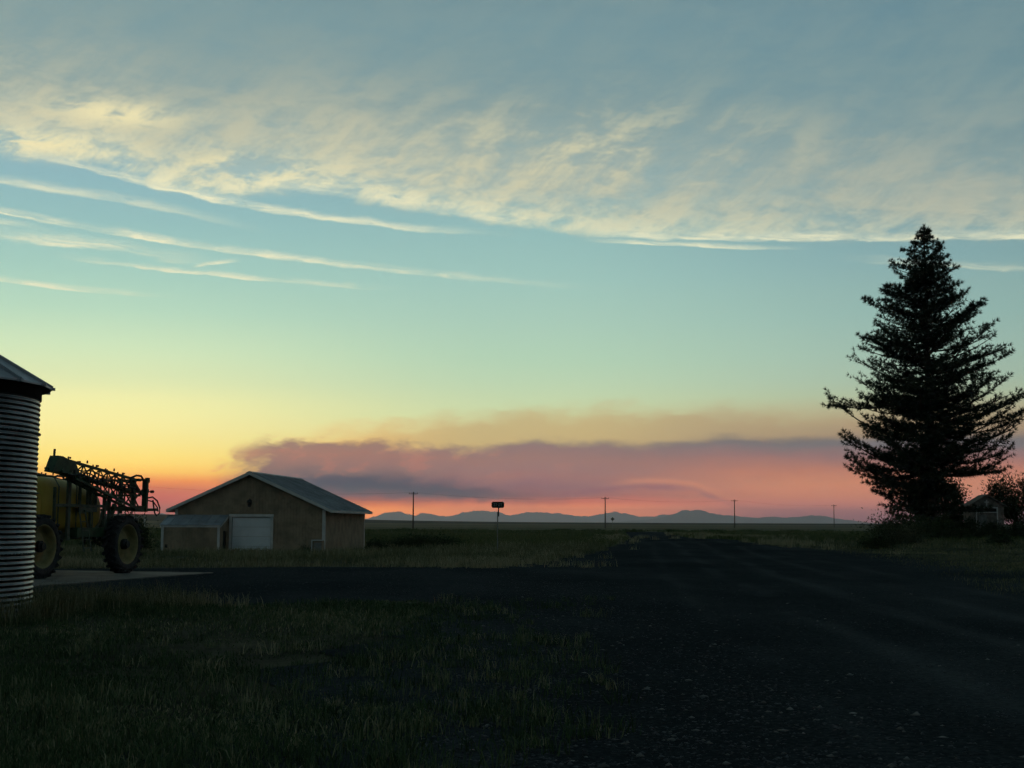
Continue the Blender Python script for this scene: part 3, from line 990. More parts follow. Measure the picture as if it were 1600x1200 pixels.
    for s in (1, -1):
        MB().box(P(0.2, 1.16 * s, 2.12), (3.0, 0.06, 0.09)).build('hand_rail', M['frame'], root)
        MB().bar(P(-0.7, 1.16 * s, 2.98), P(1.6, 1.16 * s, 2.52), 0.07, 0.07).build('boom_rest', M['frame'], root)
        MB().box(P(0.75, 1.12 * s, 1.30), (1.9, 0.32, 0.30)).build('side_box', M['green'], root)
        MB().box(P(0.55, 1.15 * s, 2.0), (1.05, 0.05, 0.14)).build('cross_member', M['frame'], root)
    ld = MB()
    for dx_ in (0.0, 0.42):
        ld.bar(P(0.0 + dx_ * 0.75, 1.20, 2.0), P(0.12 + dx_, 1.34, 0.72), 0.05, 0.04)
    for k in range(5):
        z = 0.82 + k * 0.27
        t_ = (2.0 - z) / 1.28
        ld.bar(P(0.12 * t_, 1.20 + 0.14 * t_, z), P(0.12 * t_ + 0.32 + 0.10 * t_, 1.20 + 0.14 * t_, z), 0.05, 0.035)
    ld.build('ladder', M['frame'], root)
    for k in range(5):
        MB().tube([P(0.5 + 0.3 * k, 1.0, 1.18), P(0.53 + 0.3 * k, 1.1, 0.98 + 0.05 * (k % 2)), P(0.72 + 0.3 * k, 1.02, 1.16)], 0.028, 6).build('hose', M['hose'], root)
    # booms, folded forward along both sides, two nested trusses on each
    rr = random.Random(3)
    for s in (1, -1):
        def truss(name, p0t, p0b, p1t, p1b, y0, y1, nb, w):
            """p0: rear, p1: front; t/b: upper and lower chord (x, z); y0 inner, y1 outer"""
            b = MB()

            def at(t, top, y):
                a_, c_ = (p0t, p1t) if top else (p0b, p1b)
                return P(a_[0] + (c_[0] - a_[0]) * t, y * s, a_[1] + (c_[1] - a_[1]) * t)
            ym = (y0 + y1) / 2
            b.bar(at(0, 0, y0), at(1, 0, y0), w * 1.1)
            b.bar(at(0, 0, y1), at(1, 0, y1), w * 1.1)
            b.bar(at(0, 1, ym), at(1, 1, ym), w * 1.25)
            for i in range(nb):
                t0, tm, t1 = i / nb, (i + 0.5) / nb, (i + 1) / nb
                for y in (y0, y1):
                    b.bar(at(t0, 0, y), at(tm, 1, ym), w * 0.6)
                    b.bar(at(tm, 1, ym), at(t1, 0, y), w * 0.6)
                b.bar(at(t0, 0, y0), at(t1, 0, y1), w * 0.5)
            return b.build(name, M['green'], root)
        up = truss('boom_arm', (2.95, 3.02), (2.95, 2.60), (-1.35, 3.50), (-1.62, 3.12), 1.22, 1.55, 9, 0.062)
        lo = truss('boom_arm', (2.95, 2.50), (2.95, 2.02), (-0.95, 3.14), (-0.95, 2.92), 1.30, 1.62, 8, 0.062)
        # breakaway tip: a closed plated end
        tip = MB().prism([P(x, 1.22 * s, z) for x, z in ((-2.02, 3.10), (-1.74, 3.58), (-1.50, 3.57), (-0.95, 3.43), (-0.80, 3.36), (-0.62, 3.08), (-0.95, 2.98), (-1.40, 3.06))], P(0, 0.30 * s, 0))
        tip.bar(P(-1.72, 1.35 * s, 3.55), P(-1.70, 1.35 * s, 3.78), 0.05)
        tip.bar(P(-2.0, 1.35 * s, 3.18), P(-2.16, 1.35 * s, 3.19), 0.06)
        tip.build('boom_tip', M['green'], root)
        noz = MB()
        for k in range(16):
            t_ = k / 15
            x = -1.3 + 4.0 * t_
            zc = 3.50 - 0.46 * t_
            noz.box(P(x, (1.30 + 0.1 * (k % 2)) * s, zc + 0.02 + 0.05 * (k % 3)), (0.035, 0.04, 0.06 + 0.03 * (k % 2)))
            noz.box(P(x + 0.12, 1.72 * s, zc - 0.38 - 0.10 * (k % 2)), (0.045, 0.06, 0.12))
        tag(noz.build('nozzle_bodies', M['iron'], root), kind='stuff')
        for k in range(3):
            pts = []
            for i in range(15):
                t_ = i / 14
                pts.append(P(-1.4 + 4.3 * t_, (1.36 + 0.12 * k) * s, 3.33 - 0.42 * t_ - 0.12 * k + 0.05 * math.sin(t_ * 19 + k * 2)))
            MB().tube(pts, 0.022, 6).build('hose', M['hose'], root)
        for k in range(4):                       # small uprights on the top chord
            x = -0.35 + 0.75 * k
            MB().box(P(x, 1.38 * s, 3.52 - (x + 1.35) * 0.112), (0.035, 0.035, 0.15)).build('marker_pin', M['iron'], root)
        # hinge tower where the boom meets the rear rack
        ht = MB()
        ht.bar(P(2.98, 1.35 * s, 1.98), P(2.98, 1.35 * s, 3.04), 0.13, 0.13)
        ht.bar(P(3.62, 1.42 * s, 1.96), P(3.64, 1.42 * s, 3.06), 0.17, 0.12)
        ht.box(P(3.30, 1.40 * s, 2.06), (0.80, 0.14, 0.20))
        ht.box(P(3.42, 1.40 * s, 3.02), (0.62, 0.10, 0.07))
        ht.bar(P(3.0, 1.38 * s, 2.92), P(3.6, 1.38 * s, 2.45), 0.045)
        ht.bar(P(3.0, 1.38 * s, 2.35), P(3.6, 1.38 * s, 2.75), 0.04)
        ht.box(P(3.76, 1.42 * s, 3.02), (0.12, 0.12, 0.16))
        ht.box(P(3.76, 1.42 * s, 2.66), (0.08, 0.10, 0.12))
        ht.build('hinge_tower', M['green'], root)
        MB().tube([P(2.5, 1.45 * s, 2.92), P(2.62, 1.45 * s, 3.06), P(2.95, 1.46 * s, 3.15), P(3.25, 1.46 * s, 3.14), P(3.45, 1.46 * s, 3.0), P(3.5, 1.46 * s, 2.7)], 0.035, 8).build('hose', M['hose'], root)
        MB().tube([P(3.62, 1.5 * s, 2.42), P(3.95, 1.52 * s, 2.46), P(4.22, 1.55 * s, 2.34), P(4.42, 1.55 * s, 2.10), P(4.40, 1.55 * s, 1.92), P(4.22, 1.55 * s, 1.84), P(4.08, 1.55 * s, 1.92), P(4.04, 1.53 * s, 2.10), P(4.02, 1.5 * s, 2.36)], 0.026, 8).build('hose', M['hose'], root)
        MB().tube([P(3.62, 1.46 * s, 2.36), P(4.05, 1.5 * s, 2.30), P(4.30, 1.52 * s, 2.12), P(4.36, 1.52 * s, 1.98)], 0.022, 8).build('hose', M['hose'], root)
        MB().bar(P(3.7, 1.46 * s, 2.03), P(4.26, 1.5 * s, 2.04), 0.09).build('boom_stub', M['green'], root)
        lt = MB().lathe([(0.0, -0.05), (0.06, -0.04), (0.075, 0.0), (0.06, 0.04), (0.0, 0.05)], 14, 'Z', P(4.02, 1.46 * s, 2.64))
        lt.bar(P(3.8, 1.46 * s, 2.64), P(3.98, 1.46 * s, 2.64), 0.03)
        lt.build('work_lamp', M['iron'], root)
    # rear rack across the machine
    rk = MB()
    for z in (2.02, 2.5, 3.0):
        rk.bar(P(3.35, -1.4, z), P(3.35, 1.4, z), 0.07)
    for y in (-0.7, 0.7):
        rk.bar(P(3.35, y, 1.9), P(3.35, y, 3.05), 0.08)
    rk.bar(P(2.7, -0.5, 1.3), P(3.3, -0.5, 2.2), 0.12)
    rk.bar(P(2.7, 0.5, 1.3), P(3.3, 0.5, 2.2), 0.12)
    rk.bar(P(1.9, 1.2, 2.05), P(3.2, 1.35, 2.05), 0.16, 0.14)
    rk.bar(P(1.9, -1.2, 2.05), P(3.2, -1.35, 2.05), 0.16, 0.14)
    rk.bar(P(1.85, 0.6, 1.3), P(3.0, 0.6, 2.6), 0.10)
    rk.bar(P(1.85, -0.6, 1.3), P(3.0, -0.6, 2.6), 0.10)
    rk.build('rear_rack', M['green'], root)


sprayer()


# ------------------------------------------------------------------ barn with front lean-to
def barn():
    th = math.atan2(1.1, 13.45)                 # long axis leans a little to the right of straight ahead
    root = empty('barn', (-16.27, 86.0, -0.44), -th)
    tag(root, 'tan board-sided barn with white roll-up door, grey metal roof and front lean-to', 'barn')
    W, Ln, Hw, Hr = 4.72, 13.1, 2.96, 5.08      # half width, length, wall height, ridge (underside)
    OH, OF = 0.52, 0.36
    Bz = -0.35

    def zroof(x):
        return Hr - (Hr - Hw) * abs(x) / W
    # front and rear gables: vertical boards, narrow grooves between them
    def boards(name, xs, y, holes, face):
        b = MB()
        for i in range(len(xs) - 1):
            x0, x1 = xs[i] + 0.005, xs[i + 1] - 0.005
            segs = [(Bz, None)]
            for hx0, hx1, hz in holes:
                if x1 > hx0 and x0 < hx1:
                    segs = [(hz, None)]
            for z0, _ in segs:
                za, zb = zroof(x0) - 0.02, zroof(x1) - 0.02
                poly = [(x0, y, z0), (x1, y, z0), (x1, y, zb), (x0, y, za)]
                if x0 < 0 < x1:
                    poly = [(x0, y, z0), (x1, y, z0), (x1, y, zb), (0, y, Hr - 0.02), (x0, y, za)]
                b.prism(poly, (0, 0.03 * face, 0))
        return b
    n = 48
    xs = [-W + 2 * W * i / n for i in range(n + 1)]
    dx0, dx1, dzt = -1.12, 1.32, 2.40           # door opening
    # align the board grid to the door
    xs = sorted(set([round(x, 3) for x in xs if not (dx0 - 0.1 < x < dx0 + 0.1 or dx1 - 0.1 < x < dx1 + 0.1)] + [dx0, dx1]))
    gf_ = boards('wall', xs, 0.0, [(dx0, dx1, dzt)], 1)
    gf_.build('front_wall', M['siding'], root)
    boards('wall', xs, Ln, [], -1).build('rear_wall', M['siding'], root)
    MB().prism([(-W + 0.05, 0.035, Bz), (dx0, 0.035, Bz), (dx0, 0.035, dzt), (dx1, 0.035, dzt), (dx1, 0.035, Bz), (W - 0.05, 0.035, Bz), (W - 0.05, 0.035, Hw - 0.05), (0, 0.035, Hr - 0.06), (-W + 0.05, 0.035, Hw - 0.05)], (0, 0.03, 0)).build('wall_backing', M['dark'], root)
    for s in (-1, 1):
        b = MB()
        k = 66
        for i in range(k):
            y0, y1 = Ln * i / k + 0.005, Ln * (i + 1) / k - 0.005
            b.box((s * (W - 0.015), (y0 + y1) / 2, (Bz + Hw) / 2), (0.03, y1 - y0, Hw - Bz))
        b.box((s * (W - 0.045), Ln / 2, (Bz + Hw) / 2), (0.03, Ln - 0.1, Hw - Bz - 0.02))
        b.build('side_wall', M['siding'], root)
    # roll-up door: four sections
    for k in range(4):
        hgt = (dzt - 0.02) / 4
        sct = MB().box(((dx0 + dx1) / 2, 0.10, 0.01 + hgt * (k + 0.5)), (dx1 - dx0 - 0.02, 0.05, hgt - 0.012))
        for q in range(4):
            wq = (dx1 - dx0) / 4
            sct.box((dx0 + wq * (q + 0.5), 0.072, 0.01 + hgt * (k + 0.5)), (wq - 0.14, 0.012, hgt - 0.16))
        sct.build('door_section', M['door'], root)
    MB().box(((dx0 + dx1) / 2, 0.6, -0.02), (dx1 - dx0, 1.3, 0.04)).build('door_sill', M['concrete'], root)
    MB().box((dx0 - 0.085, -0.02, 1.02 - 0.0), (0.17, 0.045, 2.04 + 0.75)).build('door_trim', M['trim'], root)
    MB().box((dx1 + 0.085, -0.02, 1.02), (0.17, 0.045, 2.79)).build('door_trim', M['trim'], root)
    MB().box(((dx0 + dx1) / 2, -0.022, dzt + 0.105), (dx1 - dx0 + 0.38, 0.05, 0.17)).build('door_trim', M['trim'], root)
    # corner boards
    for s in (-1, 1):
        MB().box((s * (W - 0.06), -0.022, (Bz + Hw) / 2 - 0.03), (0.15, 0.04, Hw - Bz - 0.1)).build('corner_board', M['trim'], root)
        MB().box((s * (W + 0.022), 0.06, (Bz + Hw) / 2 - 0.03), (0.04, 0.15, Hw - Bz - 0.1)).build('corner_board', M['trim'], root)
        MB().box((s * (W + 0.022), Ln - 0.06, (Bz + Hw) / 2 - 0.03), (0.04, 0.15, Hw - Bz - 0.1)).build('corner_board', M['trim'], root)
    # roof: ribbed metal panels, each its own sheet
    npn = 16
    L0, L1 = -OF, Ln + OF
    pw = (L1 - L0) / npn
    sl = (Hr - Hw) / W
    xe = W + OH
    ze = Hr + 0.10 - sl * xe
    for s in (-1, 1):
        for k in range(npn):
            y0, y1 = L0 + pw * k, L0 + pw * (k + 1) - 0.006
            p = MB().prism([(0.0, y0, Hr + 0.10), (s * xe, y0, ze), (s * xe, y1, ze), (0.0, y1, Hr + 0.10)], (0, 0, 0.025))
            for q in (0.04, 0.5):
                yy = y0 + pw * q
                p.bar((s * 0.02, yy, Hr + 0.135 - sl * 0.02), (s * xe, yy, ze + 0.035), 0.035, 0.03)
            p.build('roof_panel', M['roof'], root)
        # gable rake board, eave fascia and rafter tails
        for yy in (L0 - 0.015, L1 + 0.015):
            MB().prism([(s * 0.0, yy, Hr + 0.14), (s * xe, yy, ze + 0.04), (s * xe, yy, ze - 0.15), (s * 0.0, yy, Hr - 0.06)], (0, 0.03 if yy < 0 else -0.03, 0)).build('rake_board', M['trim'], root)
        MB().box((s * (xe - 0.015), (L0 + L1) / 2, ze - 0.06), (0.03, L1 - L0 - 0.06, 0.15)).build('fascia', M['trim'], root)
        rt = []
        for k in range(12):
            yy = 0.15 + (Ln - 0.3) * k / 11
            MB().bar((s * (W - 0.02), yy, zroof(W) + 0.01), (s * (xe - 0.06), yy, ze - 0.06), 0.05, 0.11).build('rafter_tail', M['trim'], root)
    MB().prism([(-0.22, L0 - 0.02, Hr + 0.055), (0, L0 - 0.02, Hr + 0.15), (0.22, L0 - 0.02, Hr + 0.055), (0.22, L0 - 0.02, Hr + 0.075), (0, L0 - 0.02, Hr + 0.175), (-0.22, L0 - 0.02, Hr + 0.075)], (0, L1 - L0 + 0.04, 0)).build('ridge_cap', M['roof'], root)
    # lantern in the gable
    lan = MB()
    lan.box((0.05, -0.03, 3.30), (0.09, 0.06, 0.34))
    lan.bar((0.05, -0.05, 3.45), (0.05, -0.38, 3.52), 0.05)
    lan.lathe([(0.0, 3.50), (0.10, 3.46), (0.17, 3.34), (0.16, 3.30), (0.0, 3.30)], 14, 'Z', (0.05, -0.38, 0))
    lan.lathe([(0.0, 3.02), (0.10, 3.05), (0.12, 3.22), (0.08, 3.30)], 14, 'Z', (0.05, -0.38, 0))
    lan.build('gable_lamp', M['iron'], root)
    # lean-to in front of the left half
    lx0, lx1, ly = -5.05, -1.40, -1.62
    zf, zb = 1.86, 2.44
    k = 20
    lw = MB()
    for i in range(k):
        x0, x1 = lx0 + (lx1 - lx0) * i / k + 0.005, lx0 + (lx1 - lx0) * (i + 1) / k - 0.005
        lw.box(((x0 + x1) / 2, ly, (Bz + zf) / 2), (x1 - x0, 0.03, zf - Bz))
    lw.box(((lx0 + lx1) / 2, ly + 0.03, (Bz + zf) / 2), (lx1 - lx0 - 0.02, 0.03, zf - Bz - 0.02))
    lt = lw.build('lean_to_wall', M['siding'], root)
    for x in (lx0, lx1):
        sw_ = MB()
        m_ = 8
        for i in range(m_):
            y0, y1 = ly + (0 - ly) * i / m_ + 0.02, ly + (0 - ly) * (i + 1) / m_ + 0.005
            za, zc = zf + (zb - zf) * (y0 - ly) / -ly, zf + (zb - zf) * (y1 - ly) / -ly
            zlow = 1.55 if (x == lx1 and 3 <= i <= 6) else Bz
            sw_.prism([(x - 0.015, y0, zlow), (x - 0.015, y1, zlow), (x - 0.015, y1, zc), (x - 0.015, y0, za)], (0.03, 0, 0))
        sw_.build('lean_to_wall', M['siding'], root)
    dd = MB().box((lx1 - 0.06, -0.72, 0.62), (0.03, 0.78, 1.9))
    dd.build('lean_to_door', M['dark'], root)
    for x in (lx0 + 0.07, lx1 - 0.07):
        MB().box((x, ly - 0.032, (Bz + zf) / 2 - 0.02), (0.15, 0.034, zf - Bz - 0.06)).build('lean_to_trim', M['trim'], root)
    MB().box(((lx0 + lx1) / 2, ly - 0.05, zf - 0.03), (lx1 - lx0 + 0.14, 0.05, 0.13)).build('lean_to_trim', M['trim'], root)
    MB().bar((lx1 + 0.045, ly - 0.02, zf - 0.02), (lx1 + 0.045, -0.03, zb - 0.02), 0.04, 0.14).build('lean_to_trim', M['trim'], root)
    for i in range(7):
        x0 = lx0 - 0.10 + (lx1 - lx0 + 0.2) * i / 7
        x1 = lx0 - 0.10 + (lx1 - lx0 + 0.2) * (i + 1) / 7 - 0.005
        p = MB().prism([(x0, ly - 0.12, zf + 0.035), (x1, ly - 0.12, zf + 0.035), (x1, -0.005, zb + 0.085), (x0, -0.005, zb + 0.085)], (0, 0, 0.02))
        p.bar((x0 + 0.03, ly - 0.12, zf + 0.065), (x0 + 0.03, -0.01, zb + 0.115), 0.035, 0.03)
        p.build('lean_to_roof_panel', M['roof'], root)
    kn = MB().lathe([(0.0, -0.02), (0.05, -0.02), (0.06, 0.03), (0.04, 0.06), (0.0, 0.07)], 12, 'Y', (lx0 + 0.32, ly - 0.06, 0.62))
    kn.box((lx0 + 0.32, ly - 0.02, 0.62), (0.16, 0.03, 0.2))
    kn.build('outlet_box', M['iron'], root)
    return root


BARN = barn()

# utility cabinet at the barn's front right corner
ub = empty('utility_cabinet', (-11.85, 85.0, gz(-11.85, 85.0)), -0.08)
tag(ub, 'small grey utility cabinet with pale rim at the right front corner of the barn', 'cabinet')
cb_ = MB().box((0, 0, 0.44), (0.62, 0.5, 0.88))
cb_.build('case', M['siding'], ub)
MB().box((0, -0.02, 0.915), (0.74, 0.62, 0.06)).build('lid', M['trim'], ub)
MB().box((-0.335, -0.262, 0.44), (0.06, 0.05, 0.88)).build('corner_strip', M['trim'], ub)
MB().box((0.02, -0.258, 0.42), (0.46, 0.02, 0.7)).build('door', M['post'], ub)


# ------------------------------------------------------------------ signs
def street_sign():
    x, y = -0.83, 84.0
    z0 = gz(x, y)
    root = empty('street_sign', (x, y, z0), R(2))
    tag(root, 'dark street name sign on a thin steel post by the gravel junction', 'sign')
    top = 2.96 - z0
    MB().box((-0.01, 0, (top - 0.62) / 2 - 0.1), (0.06, 0.05, top - 0.62 + 0.2)).build('post', M['post'], root)
    MB().box((0.045, 0.01, top - 0.62), (0.075, 0.06, 0.55)).build('bracket', M['iron'], root)
    bm_ = bmesh.new()
    bmesh.ops.create_cube(bm_, size=1.0)
    bmesh.ops.scale(bm_, vec=(0.77, 0.02, 0.38), verts=bm_.verts)
    ed = [q for q in bm_.edges if abs(q.verts[0].co.y - q.verts[1].co.y) > 0.01]
    bmesh.ops.bevel(bm_, geom=ed, offset=0.05, segments=4, affect='EDGES')
    bmesh.ops.translate(bm_, vec=(0.0, -0.04, top - 0.19), verts=bm_.verts)
    me = bpy.data.meshes.new('panel')
    bm_.to_mesh(me)
    bm_.free()
    me.materials.append(M['sign_green'])
    pan = link('panel', me, root)
    cu = bpy.data.curves.new('lettering', 'FONT')
    cu.body = "27 ST"
    cu.size = 0.24
    cu.align_x = 'CENTER'
    cu.extrude = 0.002
    to = bpy.data.objects.new('tmp_text', cu)
    COL.objects.link(to)
    bpy.context.view_layer.update()
    dg = bpy.context.evaluated_depsgraph_get()
    tm = bpy.data.meshes.new_from_object(to.evaluated_get(dg))
    bpy.data.objects.remove(to)
    tm.materials.clear()
    tm.materials.append(M['sign_text'])
    t = link('lettering', tm, pan)
    t.rotation_euler = (R(90), 0, 0)
    t.location = (0.0, -0.054, top - 0.27)


street_sign()

x, y = 32.17, 440.0
ws = empty('warning_sign', (x, y, gz(x, y)))
tag(ws, 'tiny diamond road sign far off beside the second utility pole', 'sign')
MB().box((0, 0, 1.3), (0.12, 0.1, 2.8)).build('post', M['post'], ws)
MB().prism([(0, -0.08, 2.35), (0.62, -0.08, 3.0), (0, -0.08, 3.65), (-0.62, -0.08, 3.0)], (0, 0.04, 0)).build('panel', M['sign_yellow'], ws)

x, y = -79.57, 300.0
fm = empty('field_marker', (x, y, gz(x, y)))
tag(fm, 'thin pale marker post standing in the field between sprayer and barn', 'post')
MB().box((0, 0, 0.9), (0.16, 0.16, 2.1)).build('post', M['trim'], fm)
MB().box((0, 0, 2.0), (0.24, 0.24, 0.22)).build('cap', M['white'], fm)


# ------------------------------------------------------------------ utility poles and their lines
POLES = [(-84.5, 297.0, 9.6), (-26.8, 377.0, 9.9), (31.0, 457.0, 10.3), (86.7, 537.0, 11.0), (151.7, 650.0, 10.8)]
PNAMES = ['wooden utility pole far off, its top hidden behind the folded sprayer boom', 'wooden utility pole with crossarm standing right of the barn, tallest in view',
          'wooden utility pole with crossarm near mid picture beside the tiny diamond sign', 'wooden utility pole in front of the rounded far hills',
          'farthest and smallest wooden utility pole, just left of the big pine']
ldir = Vector((57.8, 80.0, 0)).normalized()
lrot = math.atan2(ldir.y, ldir.x) - math.pi / 2
heads = []
for (x, y, h), nm in zip(POLES, PNAMES):
    z0 = gz(x, y)
    p = empty('utility_pole', (x, y, z0), lrot + 0.55)
    tag(p, nm, 'utility pole', 'utility poles along the crossroad')
    MB().tube([(0, 0, -0.5), (0, 0, h * 0.5), (0, 0, h)], [0.21, 0.18, 0.14], 10).build('pole', M['pole'], p)
    MB().box((0, -0.17, h - 0.55), (2.5, 0.11, 0.14)).build('crossarm', M['pole'], p)
    for s in (-1.12, -0.4, 0.4, 1.12):
        MB().lathe([(0.0, 0.3), (0.05, 0.28), (0.075, 0.16), (0.05, 0.1), (0.03, 0.0)], 8, 'Z', (s, -0.17, h - 0.48)).build('insulator', M['iron'], p)
    for s in (-1, 1):
        MB().bar((s * 0.62, -0.16, h - 0.6), (0, -0.1, h - 1.15), 0.04, 0.02).build('brace', M['iron'], p)
    rot = Matrix.Rotation(lrot + 0.55, 3, 'Z')
    heads.append([Vector((x, y, z0)) + rot @ Vector((s, -0.17, h - 0.18)) for s in (-1.12, 0.4, 1.12)])
for k in range(len(heads) - 1):
    pl_ = empty('power_line', heads[k][0])
    tag(pl_, ['thin power lines sagging behind the barn to the pole on its right', 'thin power lines between the tallest pole and the middle pole',
              'thin power lines between the middle pole and the pole before the hills', 'thin power lines running on to the farthest pole'][k], 'power line', 'power lines on the poles')
    for i in range(3):
        p0, p1 = heads[k][i], heads[k + 1][i]
        pts = [p0.lerp(p1, t / 12) - Vector((0, 0, 1.1 * 4 * (t / 12) * (1 - t / 12))) - heads[k][0] for t in range(13)]
        MB().tube(pts, 0.006, 5).build('wire', M['hose'], pl_)


# ------------------------------------------------------------------ the big pine
def leaves_mesh(name, C, D, L, Wd, tint, m, parent, tri=True):
    """thin triangles: root points C, directions D, lengths L, widths Wd"""
    n_ = len(C)
    side = np.cross(D, RNG.normal(size=(n_, 3)))
    side /= np.linalg.norm(side, axis=1)[:, None] + 1e-9
    V = np.empty((n_, 3, 3))
    V[:, 0] = C + side * Wd[:, None] * 0.5
    V[:, 1] = C - side * Wd[:, None] * 0.5
    V[:, 2] = C + D * L[:, None]
    return np_mesh(name, V.reshape(-1, 3), np.arange(n_ * 3).reshape(-1, 3), m, np.repeat(tint, 3), parent)


def pine():
    bx, by = 33.4, 110.0
    bz = gz(bx, by)
    root = empty('pine_tree', (bx, by, bz))
    tag(root, 'tall dark conical pine with ragged branches at the right edge', 'tree')
    K = 110 / 2150.0
    # half widths read against height
    hs_l = np.array([(840 - q) * K for q in (347, 365, 381, 411, 452, 477, 514, 527, 555, 590, 628, 640, 677, 704, 747, 772, 794, 812, 830)])[::-1]
    ws_l = np.array([3, 15, 36, 52, 66, 92, 94, 108, 120, 104, 143, 150, 132, 149, 137, 135, 130, 100, 74])[::-1] * K
    hs_r = np.array([(840 - q) * K for q in (347, 365, 390, 416, 446, 475, 480, 517, 565, 605, 622, 665, 682, 697, 720, 755, 790, 815)])[::-1]
    ws_r = np.array([3, 13, 38, 47, 56, 85, 94, 112, 128, 110, 150, 122, 155, 158, 148, 143, 120, 92])[::-1] * K
    H_ = 25.3
    tp = [(0.0, 0.0, -0.4), (0.05, 0, 1.0), (0.0, 0.05, 5), (0.12, 0.0, 10), (0.02, -0.06, 15), (0.08, 0.0, 20), (0.02, 0.0, 23.5), (0.05, 0.0, H_)]
    MB().tube(tp, [0.62, 0.46, 0.40, 0.33, 0.24, 0.14, 0.06, 0.02], 14).build('trunk', M['bark'], root, True)
    rg = random.Random(21)
    limbs = MB()
    C, D, L, Wd, T = [], [], [], [], []

    def tuft(p, d, ln, n_, dens):
        for _ in range(n_):
            v = Vector((rg.gauss(0, 1), rg.gauss(0, 1), rg.gauss(0, 1))).normalized() * 0.72 + d * 0.7 + Vector((0, 0, 0.12))
            v.normalize()
            C.append(p)
            D.append(v)
            L.append(ln * rg.uniform(0.6, 1.15))
            Wd.append(rg.uniform(0.03, 0.065))
            T.append(dens)
    h = 0.9
    az = 0.0
    count = 0
    forced = [(4.6, math.pi, 6.6), (6.6, math.pi + 0.1, 7.3), (7.6, 0.05, 7.8), (8.3, -0.2, 7.4), (10.1, math.pi - 0.05, 7.6), (10.6, -0.08, 8.2), (13.6, math.pi + 0.1, 6.0),
              (13.8, 0.1, 6.4), (16.3, 0.0, 5.6), (18.3, 0.1, 4.7), (18.6, math.pi, 4.7), (21.5, math.pi, 2.6)]
    while h < H_ - 0.35:
        az += 2.399963 + rg.uniform(-0.5, 0.5)
        long_ = None
        if forced and h >= forced[0][0]:
            _, az, long_ = forced.pop(0)
        side = math.cos(az)
        wl = float(np.interp(h, hs_l, ws_l))
        wr = float(np.interp(h, hs_r, ws_r))
        w = (wr * (0.5 + 0.5 * side) + wl * (0.5 - 0.5 * side)) * (0.86 if h < 5.5 else 0.96)
        ln = w * (rg.uniform(0.50, 0.98) if rg.random() > 0.14 else rg.uniform(0.98, 1.10))
        t = h / H_
        if side > 0.35 and h < 4.7 and rg.random() < 0.93:
            h += 0.06
            continue
        ln = long_ or max(ln, 0.35)
        rise = (-0.10 + 0.72 * t ** 1.1 + rg.uniform(-0.30, 0.26))
        lush = rg.uniform(0.45, 1.25)
        start = h - ln * (rise * 0.85 - 0.12 * (1 - t))
        start = max(0.7, start)
        base = Vector((0.03, 0, start))
        dirh = Vector((math.cos(az), math.sin(az), 0))
        npt = 8
        pts = []
        wob = rg.uniform(-0.4, 0.4)
        rg_up = rg.uniform(0.02, 0.20)
        for i in range(npt):
            q = i / (npt - 1)
            zz = ln * (rise * q + (rg_up * (1 - t)) * (q ** 3) - 0.12 * (1 - t) * math.sin(q * math.pi))
            lat = Vector((-dirh.y, dirh.x, 0)) * (wob * ln * 0.35 * q * q)
            pts.append(base + dirh * (ln * q) + lat + Vector((0, 0, zz)))
        r0 = 0.018 + 0.016 * ln * (1.15 - 0.4 * t)
        limbs.tube(pts, [r0 * (1 - 0.86 * i / (npt - 1)) + 0.004 for i in range(npt)], 5)
        bare = rg.uniform(0.06, 0.30) * (0.2 if t > 0.7 else 1.0)
        stp = 0.22 if t < 0.7 else 0.15
        k = 0
        sidebare = rg.random() < 0.07
        pos = bare * ln
        while pos <= ln:
            q = pos / ln
            fi = q * (npt - 1)
            i0 = min(int(fi), npt - 2)
            p = pts[i0].lerp(pts[i0 + 1], fi - i0)
            dl = (pts[i0 + 1] - pts[i0]).normalized()
            sgn = 1 if k % 2 else -1
            k += 1
            pos += stp * rg.uniform(0.7, 1.3)
            if math.sin(p.x * 1.9 + 1.3) * math.sin(p.z * 1.7 + p.y * 1.1) > 0.62 and rg.random() < 0.75:
                continue                       # thin places in the crown
            bl = min(1.35, 0.22 + (1 - abs(q - 0.55) * 1.2) * 0.26 * ln) * rg.uniform(0.55, 1.15)
            bl = max(0.18, bl * (1.0 if not sidebare else 0.5))
            latd = Vector((-dirh.y, dirh.x, 0)) * sgn
            bd = (dl * rg.uniform(0.45, 0.9) + latd * rg.uniform(0.5, 0.95) + Vector((0, 0, rg.uniform(-0.18, 0.38)))).normalized()
            e_ = p + bd * bl + Vector((0, 0, 0.12 * bl))
            limbs.tube([p, p.lerp(e_, 0.5) + Vector((0, 0, -0.03 * bl)), e_], [0.012 + 0.004 * bl, 0.009, 0.004], 3, False)
            nt_ = max(2, int(bl / 0.18))
            dens = rg.random()
            for j in range(nt_):
                if sidebare and rg.random() < 0.6:
                    continue
                f_ = (j + 1) / nt_
                tuft(p.lerp(e_, f_) + Vector((rg.gauss(0, 0.05), rg.gauss(0, 0.05), rg.gauss(0, 0.04))), bd, 0.36 if t < 0.85 else 0.28, int((26 if f_ > 0.9 else 14) * lush), dens)
        tuft(pts[-1], (pts[-1] - pts[-2]).normalized(), 0.38, 22, rg.random())
        tuft(pts[-1].lerp(pts[-2], 0.5), (pts[-1] - pts[-2]).normalized(), 0.36, 18, rg.random())
        count += 1
        h += (0.078 if t < 0.75 else 0.066) * rg.uniform(0.6, 1.4)
    for j in range(12):
        tuft(Vector((0.05, 0, H_ - 0.1 * j)), Vector((0, 0, 1)), 0.28, 14, rg.random())
    limbs.build('limbs', M['bark'], root)
